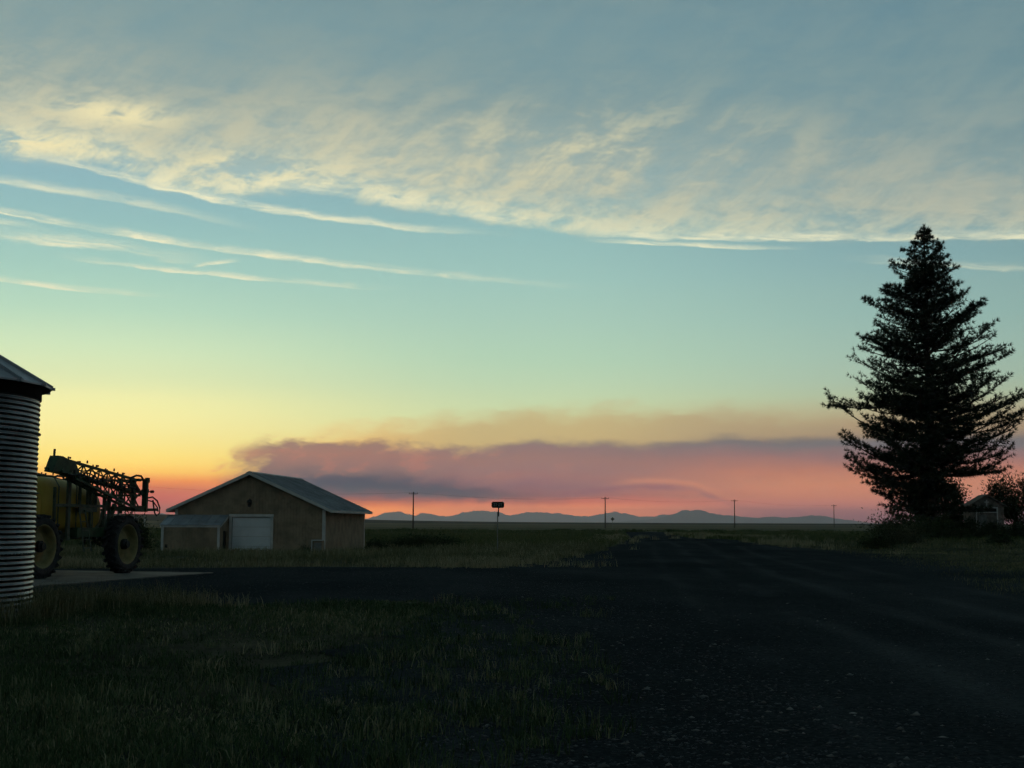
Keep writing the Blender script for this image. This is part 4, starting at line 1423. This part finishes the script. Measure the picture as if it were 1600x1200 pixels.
    leaves_mesh('crown', np.array([tuple(q) for q in C]), np.array([tuple(q) for q in D]), np.array(L), np.array(Wd), np.array(T), M['needle'], root)
    print('pine limbs', count, 'needles', len(C))


pine()


# ------------------------------------------------------------------ shrubs and small trees
def shrub(name, loc, rx, ry, hz_, n_leaf, leaf, m, label, cat='shrub', group=None, clumps=26, trunk=0.0, seed=1, droop=0.0):
    rg = np.random.default_rng(seed)
    x, y = loc
    root = empty(name, (x, y, gz(x, y)))
    tag(root, label, cat, group)
    cc = rg.normal(size=(clumps, 3))
    cc /= np.linalg.norm(cc, axis=1)[:, None]
    cc *= rg.uniform(0.35, 1.0, (clumps, 1)) ** 0.6
    cc[:, 2] = np.abs(cc[:, 2]) * 0.95 + 0.05 if trunk == 0 else cc[:, 2]
    zc = trunk + (hz_ - trunk) * (0.0 if trunk == 0 else 0.5)
    zr = hz_ if trunk == 0 else (hz_ - trunk) * 0.5
    ctr = cc * np.array([rx, ry, zr * 0.92]) + np.array([0, 0, zc])
    st = MB()
    for q in ctr:
        b0 = Vector((rg.normal() * 0.06 * rx, rg.normal() * 0.06 * ry, -0.1))
        mid_ = b0.lerp(Vector(q), 0.55) + Vector((0, 0, 0.12 * hz_))
        if trunk:
            b0 = Vector((0, 0, -0.1))
            mid_ = Vector((q[0] * 0.25, q[1] * 0.25, trunk + 0.2 * (q[2] - trunk)))
        st.tube([b0, mid_, Vector(q)], [0.03 + 0.035 * trunk, 0.02 + 0.012 * trunk, 0.008], 5, False)
    st.build('stems', M['bark'], root)
    idx = rg.integers(0, clumps, n_leaf)
    sz = rg.uniform(0.16, 0.34, clumps)
    P_ = ctr[idx] + rg.normal(size=(n_leaf, 3)) * sz[idx][:, None] * np.array([rx, ry, zr]) * 0.85
    P_[:, 2] = np.maximum(P_[:, 2], 0.03)
    Dr = rg.normal(size=(n_leaf, 3)) + (P_ - np.array([0, 0, zc])) * 0.4 + np.array([0, 0, 0.35 - droop])
    Dr /= np.linalg.norm(Dr, axis=1)[:, None]
    leaves_mesh('foliage', P_, Dr, rg.uniform(0.7, 1.4, n_leaf) * leaf, rg.uniform(0.35, 0.7, n_leaf) * leaf, np.clip(rg.normal(0.45, 0.2, clumps)[idx] + rg.normal(0, 0.12, n_leaf), 0, 1), m, root)
    return root


shrub('shrub', (-23.7, 86.5), 1.0, 1.0, 2.45, 5200, 0.16, M['leaf'], 'dark leafy bush between the sprayer and the barn lean-to', seed=3)
shrub('shrub', (-25.9, 87.5), 1.3, 1.1, 2.1, 4000, 0.16, M['leaf'], 'dark bush low behind the sprayer rear wheel', seed=4)
shrub('shrub', (-6.2, 101.0), 2.6, 1.0, 0.85, 5200, 0.13, M['leaf'], 'low dark bramble mound in the grass right of the barn', seed=5)
shrub('shrub', (-9.3, 96.0), 0.7, 0.6, 0.9, 1600, 0.11, M['leaf'], 'small dark weed bush beside the barn rear corner', seed=6)
shrub('shrub', (-12.6, 84.6), 0.5, 0.4, 0.55, 900, 0.10, M['sage'], 'little weed bush against the barn side wall', seed=7)
shrub('shrub', (25.3, 90.0), 1.5, 1.2, 1.35, 6000, 0.12, M['sage'], 'grey-green sagebrush mound under the left side of the pine', seed=8)
shrub('shrub', (22.6, 85.0), 1.3, 0.8, 0.75, 3000, 0.11, M['leaf'], 'low dark bush at the gravel edge left of the pine', seed=9)
shrub('shrub', (28.0, 100.0), 2.4, 1.6, 1.7, 6500, 0.15, M['leaf'], 'dark bush spreading around the foot of the pine', seed=10)
shrub('shrub', (31.8, 103.5), 2.0, 1.4, 1.5, 5000, 0.15, M['leaf'], 'dark bush just in front of the pine trunk', seed=16)
for k, (x_, y_, r_, h_, lab) in enumerate([(35.0, 108.2, 1.4, 1.6, 'dark hedge bush left of the little shed with a cross'), (37.6, 108.8, 1.6, 1.15, 'dark hedge bush hiding the foot of the little shed'),
                                           (40.3, 108.6, 1.5, 1.15, 'dark hedge bush right of the shed doorway'), (43.0, 109.2, 1.7, 1.9, 'dark hedge bush at the right edge of the picture')]):
    shrub('shrub', (x_, y_), r_, 1.0, h_, 5200, 0.15, M['leaf'], lab, group='hedge before the shed', seed=11 + k)
shrub('shrub', (32.2, 91.5), 0.9, 0.7, 0.75, 2200, 0.12, M['leaf'], 'small round dark bush in the mown grass below the shed', seed=17)
shrub('broadleaf_tree', (36.9, 118.5), 2.5, 2.0, 5.3, 13000, 0.20, M['leaf'], 'dark broadleaf tree between the pine trunk and the shed', 'tree', seed=19, clumps=44, trunk=0.4)
shrub('broadleaf_tree', (43.9, 119.5), 2.3, 2.2, 5.6, 9000, 0.20, M['leaf'], 'bushy broadleaf tree behind the shed at the right edge', 'tree', seed=18, clumps=44, trunk=1.1)


# ------------------------------------------------------------------ little shed with a cross
def shed():
    x, y = 38.9, 113.0
    root = empty('garden_shed', (x, y, gz(x, y)), R(-6))
    tag(root, 'small weathered gabled shed with white door frame and white cross under the pine', 'shed')
    w, dpt = 1.32, 2.6
    hw, hp = 2.70, 3.50
    nb = 19
    bh = hw / nb
    for s in (-1, 1):
        b = MB()
        for i in range(nb):
            b.box((s * w, dpt / 2, bh * (i + 0.5)), (0.05 + 0.012 * (i % 2), dpt - 0.06, bh - 0.012))
        b.build('side_wall', M['log'], root)
    fr = MB()
    px0, px1, pzt = -0.86, 0.80, 2.52
    i = 0
    z = 0.0
    while z < hp - 0.05:
        z1 = min(z + bh - 0.012, hp - 0.04)
        hw_ = w if z1 <= hw else w * (hp - (z + z1) / 2) / (hp - hw)
        if hw_ > 0.05:
            dj = 0.006 * (i % 3)
            if z1 <= pzt:
                fr.box(((-hw_ + px0) / 2, 0.0 + dj, (z + z1) / 2), (px0 + hw_, 0.05, z1 - z))
                fr.box(((hw_ + px1) / 2, 0.0 + dj, (z + z1) / 2), (hw_ - px1, 0.05, z1 - z))
            else:
                fr.box((0, 0.0 + dj, (z + z1) / 2), (2 * hw_, 0.05, z1 - z))
        z += bh
        i += 1
    fr.build('front_wall', M['log'], root)
    MB().prism([(-w, dpt, 0), (w, dpt, 0), (w, dpt, hw), (0, dpt, hp), (-w, dpt, hw)], (0, 0.05, 0)).build('rear_wall', M['log'], root)
    for s in (-1, 1):
        sl = (hp - hw) / w
        MB().prism([(0, -0.2, hp + 0.03), (s * (w + 0.22), -0.2, hw + 0.03 - sl * 0.22), (s * (w + 0.22), dpt + 0.2, hw + 0.03 - sl * 0.22), (0, dpt + 0.2, hp + 0.03)], (0, 0, 0.07)).build('roof_slope', M['log'], root)
        MB().prism([(0, -0.235, hp + 0.11), (s * (w + 0.23), -0.235, hw + 0.11 - sl * 0.23), (s * (w + 0.23), -0.235, hw + 0.03 - sl * 0.23), (0, -0.235, hp + 0.03)], (0, 0.03, 0)).build('rake_board', M['log'], root)
    dfm = [((px0, -0.05, 1.26), (0.09, 0.06, 2.52)), ((px1, -0.05, 1.26), (0.09, 0.06, 2.52)), (((px0 + px1) / 2, -0.052, 2.52), (px1 - px0 + 0.09, 0.064, 0.09)), (((px0 + px1) / 2, -0.052, 2.14), (px1 - px0 - 0.09, 0.05, 0.08))]
    for c_, s_ in dfm:
        MB().box(c_, s_).build('door_frame', M['white'], root)
    MB().box(((px0 + px1) / 2, 0.10, 1.05), (px1 - px0, 0.03, 2.1)).build('door', M['log'], root)
    MB().box((px0 + 0.52, 0.06, 1.0), (0.66, 0.03, 1.9)).build('door_panel', M['post'], root)
    MB().box(((px0 + px1) / 2, 0.30, 2.32), (px1 - px0, 0.02, 0.34)).build('transom', M['dark'], root)
    cr = MB()
    cr.box((-0.02, -0.055, 2.86), (0.085, 0.05, 0.58))
    cr.box((-0.02, -0.058, 2.97), (0.34, 0.056, 0.085))
    cr.build('cross', M['white'], root)


shed()


# ------------------------------------------------------------------ grass, weeds and loose stone
def inside(poly, x, y):
    c = np.zeros(len(x), bool)
    n_ = len(poly)
    for i in range(n_):
        x0, y0 = poly[i]
        x1, y1 = poly[(i + 1) % n_]
        if y0 == y1:
            continue
        hit = ((y0 > y) != (y1 > y)) & (x < (x1 - x0) * (y - y0) / (y1 - y0) + x0)
        c ^= hit
    return c


LAWN = [(-14, 4), (0.0, 4), (0.4, 10), (0.9, 15), (1.25, 19.3), (0.75, 23.5), (-0.4, 27.6), (-2.2, 29.8), (-4.6, 28.6), (-6.3, 27.4), (-9.4, 30.4), (-11.5, 31.2), (-18, 32), (-18, 4)]
ROAD = [p[0] for p in MAIN] + [p[1] for p in reversed(MAIN)]
DRIVE = [(0.5, 66), (-0.7, 53), (-3.5, 51.6), (-5.5, 52), (-7.2, 52.3), (-10.7, 50.2), (-16.5, 48.6), (-30, 47), (-60, 46), (-60, 33), (-26, 32), (-11.5, 31.4), (-9.4, 30.4), (-6.3, 27.6), (-4.6, 28.8), (-2.2, 30), (-0.4, 27.9), (3, 24)]


def in_view(x, y, marg=1.5):
    return np.abs(x) < 0.385 * y + marg


def blades(name, x, y, h, w, tint, m, lean=0.35, zoff=0.0):
    n_ = len(x)
    z = g(x, y) + 0.008 + 0.0002 * np.hypot(x, y) + zoff
    an = RNG.uniform(0, 2 * np.pi, n_)
    ln = np.abs(RNG.normal(0, lean, n_)) + 0.05
    dxy = np.stack([np.cos(an), np.sin(an)], 1)
    fa = RNG.uniform(0, 2 * np.pi, n_)
    sd = np.stack([np.cos(fa), np.sin(fa)], 1)
    b = np.stack([x, y, z], 1)
    V = np.empty((n_, 5, 3))
    V[:, 0] = b
    V[:, 1] = b
    V[:, 0, :2] += sd * w[:, None] * 0.5
    V[:, 1, :2] -= sd * w[:, None] * 0.5
    midp = b.copy()
    midp[:, :2] += dxy * (h * ln * 0.35)[:, None]
    midp[:, 2] += h * 0.6
    V[:, 2] = midp
    V[:, 3] = midp
    V[:, 2, :2] += sd * w[:, None] * 0.36
    V[:, 3, :2] -= sd * w[:, None] * 0.36
    tip = b.copy()
    tip[:, :2] += dxy * (h * ln)[:, None]
    tip[:, 2] += h * (1 - 0.25 * np.minimum(ln, 1.2))
    V[:, 4] = tip
    o = (np.arange(n_) * 5)[:, None]
    F = np.concatenate([o + [0, 1, 3], o + [0, 3, 2], o + [2, 3, 4]])
    ob = np_mesh(name, V.reshape(-1, 3), F, m, np.repeat(np.clip(tint, 0, 1), 5))
    return tag(ob, kind='stuff')


def scatter(n_, x0, x1, y0, y1, polar=True):
    """denser towards the camera when polar"""
    if polar:
        y = y0 * (y1 / y0) ** RNG.random(n_)
        x = RNG.uniform(-1, 1, n_) * (0.385 * y + 1.5)
        k = (x > x0) & (x < x1)
        return x[k], y[k]
    return RNG.uniform(x0, x1, n_), RNG.uniform(y0, y1, n_)


# foreground lawn
x, y = scatter(330000, -18, 3, 7.5, 32.5)
edge_n = vnoise(x, y, 1.6, 21) * 0.55 + vnoise(x, y, 0.5, 22) * 0.35
k = inside(LAWN, x + edge_n, y + edge_n * 0.6)
patchy = 0.5 + 0.5 * vnoise(x, y, 2.3, 31) + 0.4 * vnoise(x, y, 0.7, 32)
fade = np.clip((0.3 - x + 0.9 * vnoise(x, y, 2.0, 33)) / 3.0, 0.0, 1)            # thins out where lawn turns to gravel
k &= RNG.random(len(x)) < np.clip(patchy * 0.9 + 0.12, 0.03, 1) * (0.08 + 0.92 * fade) + (y > 24) * 0.4
x, y = x[k], y[k]
pt = vnoise(x, y, 3.1, 41)
hgt = RNG.uniform(0.025, 0.075, len(x)) * (1 + 0.6 * vnoise(x, y, 1.1, 42)) * (1 + 0.7 * np.clip((y - 24) / 5, 0, 1))
tall = np.clip(1 - np.hypot(x + 9.2, y - 26.5) / 3.6, 0, 1)
hgt = hgt * (1 + 2.0 * tall)
blades('lawn_grass', x, y, hgt, RNG.uniform(0.006, 0.011, len(x)) * (0.7 + y / 30), 0.36 + 0.30 * pt + RNG.normal(0, 0.22, len(x)), M['lawn'], 0.65)
print('lawn blades', len(x))

# tufts: lone clumps on the gravel margin and rough bunches in the lawn
cx, cy = scatter(2600, -12, 4.2, 8.5, 31)
k = ((cx > -1.8) & (cx < 0.5 + 1.0 * vnoise(cx, cy, 3.0, 51) + 0.06 * (cy - 9)) & (RNG.random(len(cx)) < 0.5)) | (inside(LAWN, cx, cy) & (RNG.random(len(cx)) < 0.30))
cx, cy = cx[k], cy[k]
nb_ = 26
cs = RNG.uniform(0.04, 0.13, len(cx))
x = (cx[:, None] + RNG.normal(size=(len(cx), nb_)) * cs[:, None]).ravel()
y = (cy[:, None] + RNG.normal(size=(len(cx), nb_)) * cs[:, None]).ravel()
hh = (cs[:, None] * RNG.uniform(0.9, 1.9, (len(cx), nb_))).ravel() + 0.03
tt = np.repeat(RNG.uniform(0.05, 0.85, len(cx)), nb_) + RNG.normal(0, 0.1, len(x))
blades('grass_tufts', x, y, hh, RNG.uniform(0.006, 0.012, len(x)), tt, M['lawn'], 0.6)

# tall seeding grass by the grain bin
ra = RNG.uniform(-1.35, 0.75, 150)
cx = np.concatenate([RNG.normal(-8.3, 0.8, 60), RNG.normal(-9.6, 0.6, 40), RNG.normal(-7.1, 0.5, 26), -11.2 + 3.2 * np.cos(ra) + RNG.normal(0, 0.12, 150)])
cy = np.concatenate([RNG.normal(27.0, 1.0, 60), RNG.normal(25.6, 0.9, 40), RNG.normal(27.6, 0.6, 26), 24.1 + 3.2 * np.sin(ra) + RNG.normal(0, 0.12, 150)])
k = np.hypot(cx + 11.2, cy - 24.1) > 3.0
cx, cy = cx[k], cy[k]
nb_ = 22
x = (cx[:, None] + RNG.normal(size=(len(cx), nb_)) * 0.13).ravel()
y = (cy[:, None] + RNG.normal(size=(len(cx), nb_)) * 0.13).ravel()
blades('tall_grass', x, y, RNG.uniform(0.22, 0.62, len(x)), RNG.uniform(0.006, 0.011, len(x)), RNG.normal(0.45, 0.25, len(x)), M['weed'], 0.4)

# weeds along the driveway, before the barn and on the middle island
x, y = scatter(250000, -45, 14, 47, 112)
k = ~inside(DRIVE, x, y) & ~inside(ROAD, x - 0.3 * vnoise(x, y, 1.5, 61), y) & (x < 12)
k &= ~((x > -21.8) & (x < -10.4) & (y > 84.0) & (y < 101)) & ~((y < 47.5) & (x < -9))
x, y = x[k], y[k]
pat = vnoise(x, y, 4.0, 62) + 0.6 * vnoise(x, y, 1.3, 63)
near = np.exp(-((y - 53 - 0.12 * np.abs(x + 5)) / 4.5) ** 2)
lip = np.clip(1 - (y - 49) / 14, 0, 1)
keep = RNG.random(len(x)) < np.clip(0.45 + 0.4 * pat + 0.2 * lip, 0.08, 1)
x, y, pat, lip = x[keep], y[keep], pat[keep], lip[keep]
hgt = RNG.uniform(0.10, 0.34, len(x)) * (1 + 0.6 * pat) * np.where((y > 62) & (x < -8), 1.25, 1.0)
blades('roadside_weeds', x, y, np.maximum(hgt, 0.05), RNG.uniform(0.014, 0.03, len(x)) * (y / 60), 0.36 + 0.28 * pat + 0.30 * lip + RNG.normal(0, 0.15, len(x)), M['weed'], 0.45)
print('weeds', len(x))

# pale dry bunches at the junction corners
cl = []
for cx0, cy0, sx, sy, n_ in ((0.2, 56.5, 1.6, 2.6, 90), (3.2, 68, 1.3, 4, 60), (8.3, 108, 1.0, 8, 110), (12.2, 145, 1.0, 14, 90), (-1.5, 52.6, 2.2, 0.9, 70), (20.5, 128, 1.6, 16, 120), (24, 170, 1.6, 18, 120),
                             (18.6, 96, 1.4, 5, 60), (-6.4, 27.7, 0.35, 0.25, 26), (-8.0, 28.6, 0.5, 0.3, 20)):
    cl.append(np.stack([RNG.normal(cx0, sx, n_), RNG.normal(cy0, sy, n_)], 1))
cl = np.concatenate(cl)
k = ~inside(ROAD, cl[:, 0] + 0.5, cl[:, 1]) | (RNG.random(len(cl)) < 0.12)
cl = cl[k]
nb_ = 24
x = (cl[:, :1] + RNG.normal(size=(len(cl), nb_)) * 0.16).ravel()
y = (cl[:, 1:] + RNG.normal(size=(len(cl), nb_)) * 0.16).ravel()
blades('dry_weeds', x, y, RNG.uniform(0.15, 0.42, len(x)) * (0.75 + y / 300), RNG.uniform(0.012, 0.02, len(x)) * (0.5 + y / 70), RNG.normal(0.8, 0.16, len(x)), M['weed'], 0.5)

# right verge: worn mown grass
x, y = scatter(300000, 9, 60, 28, 125)
lipx = np.interp(y, [20, 27, 34, 41, 58, 74, 92, 122, 152], [10.7, 11.0, 11.6, 13.0, 16.2, 17.8, 17.2, 17.9, 20.2])
pat = vnoise(x, y, 2.6, 71) + 0.6 * vnoise(x, y, 0.9, 72)
k = (x > lipx + 0.3 * pat) & (RNG.random(len(x)) < np.clip((x - lipx) / 3.4, 0.10, 1) * np.clip(0.62 + 0.45 * pat, 0.1, 1))
x, y, pat = x[k], y[k], pat[k]
hgt = np.where(y > 84, RNG.uniform(0.10, 0.32, len(x)), RNG.uniform(0.04, 0.13, len(x))) * (1 + 0.3 * pat)
blades('verge_grass', x, y, np.maximum(hgt, 0.03), RNG.uniform(0.010, 0.02, len(x)) * (y / 50), 0.30 + 0.22 * pat + RNG.normal(0, 0.17, len(x)), M['weed'], 0.5)
print('verge', len(x))

# open field beyond
x, y = scatter(150000, -130, 140, 100, 285)
k = ~inside(ROAD, x, y) & ~((y < 116) & (x < -8) & (x > -24)) & ~((y > 259) & (y < 270))
x, y = x[k], y[k]
pat = vnoise(x, y, 14, 81) + 0.5 * vnoise(x, y, 4, 82)
blades('field_grass', x, y, RNG.uniform(0.15, 0.42, len(x)) * (1 + 0.35 * pat), RNG.uniform(0.04, 0.09, len(x)) * (y / 130), 0.36 + 0.25 * pat + RNG.normal(0, 0.15, len(x)), M['field'], 0.4)
# row of low dark weeds along the crossroad ditch
x = np.concatenate([RNG.normal(c_, 1.3, 260) for c_ in (9, 15, 22, 30, 37, 44, 52, 58, -20, -34, 70, 83, 96)])
y = RNG.normal(256, 1.2, len(x))
blades('ditch_weeds', x, y, RNG.uniform(0.3, 0.75, len(x)), RNG.uniform(0.1, 0.2, len(x)), RNG.normal(0.1, 0.1, len(x)), M['field'], 0.4)


# loose stones on the near gravel
def stones(name, x, y, s, parent_m):
    base = np.array([(1, 0, 0), (-1, 0, 0), (0, 1, 0), (0, -1, 0), (0, 0, 0.7), (0, 0, -0.5)], float)
    F0 = np.array([(0, 2, 4), (2, 1, 4), (1, 3, 4), (3, 0, 4), (2, 0, 5), (1, 2, 5), (3, 1, 5), (0, 3, 5)])
    n_ = len(x)
    an = RNG.uniform(0, 6.28, n_)
    V = base[None] * (1 + RNG.uniform(-0.35, 0.35, (n_, 6, 3)))
    V *= np.stack([s, s * RNG.uniform(0.55, 1, n_), s * RNG.uniform(0.35, 0.8, n_)], 1)[:, None, :]
    c_, s_ = np.cos(an)[:, None], np.sin(an)[:, None]
    X0, Y0 = V[:, :, 0] * c_ - V[:, :, 1] * s_, V[:, :, 0] * s_ + V[:, :, 1] * c_
    V[:, :, 0], V[:, :, 1] = X0 + x[:, None], Y0 + y[:, None]
    V[:, :, 2] += (g(x, y) + 0.012 + 0.0002 * np.hypot(x, y))[:, None]
    F = (F0[None] + (np.arange(n_) * 6)[:, None, None]).reshape(-1, 3)
    return tag(np_mesh(name, V.reshape(-1, 3), F, parent_m), kind='stuff')


x, y = scatter(70000, -1.2, 11, 8, 40)
keep = (x > -1.0 + 0.6 * vnoise(x, y, 1.5, 91)) & (RNG.random(len(x)) < np.clip(0.45 + 0.45 * vnoise(x, y, 1.2, 92) + np.clip((4 - x) / 6, 0, 0.4), 0.05, 1))
x, y = x[keep], y[keep]
stones('loose_gravel', x, y, 0.005 + 0.016 * RNG.random(len(x)) ** 3 * (1 + 0.6 * (x < 3.5)), M['stone'])
M['pale_stone'] = mat('pale_stone_chips', (0.11, 0.11, 0.105), 0.9, 0, 0.5, 2.1)
x, y = scatter(3200, -0.8, 11, 8.5, 34)
k = RNG.random(len(x)) < np.clip((5.5 - x) / 5, 0.12, 1)
stones('pale_stones', x[k], y[k], 0.008 + 0.042 * RNG.random(k.sum()) ** 4, M['pale_stone'])
x, y = scatter(16000, -14, 11, 30, 60)
k = inside(DRIVE, x, y)
stones('driveway_gravel', x[k], y[k], 0.008 + 0.02 * RNG.random(k.sum()) ** 2, M['stone'])
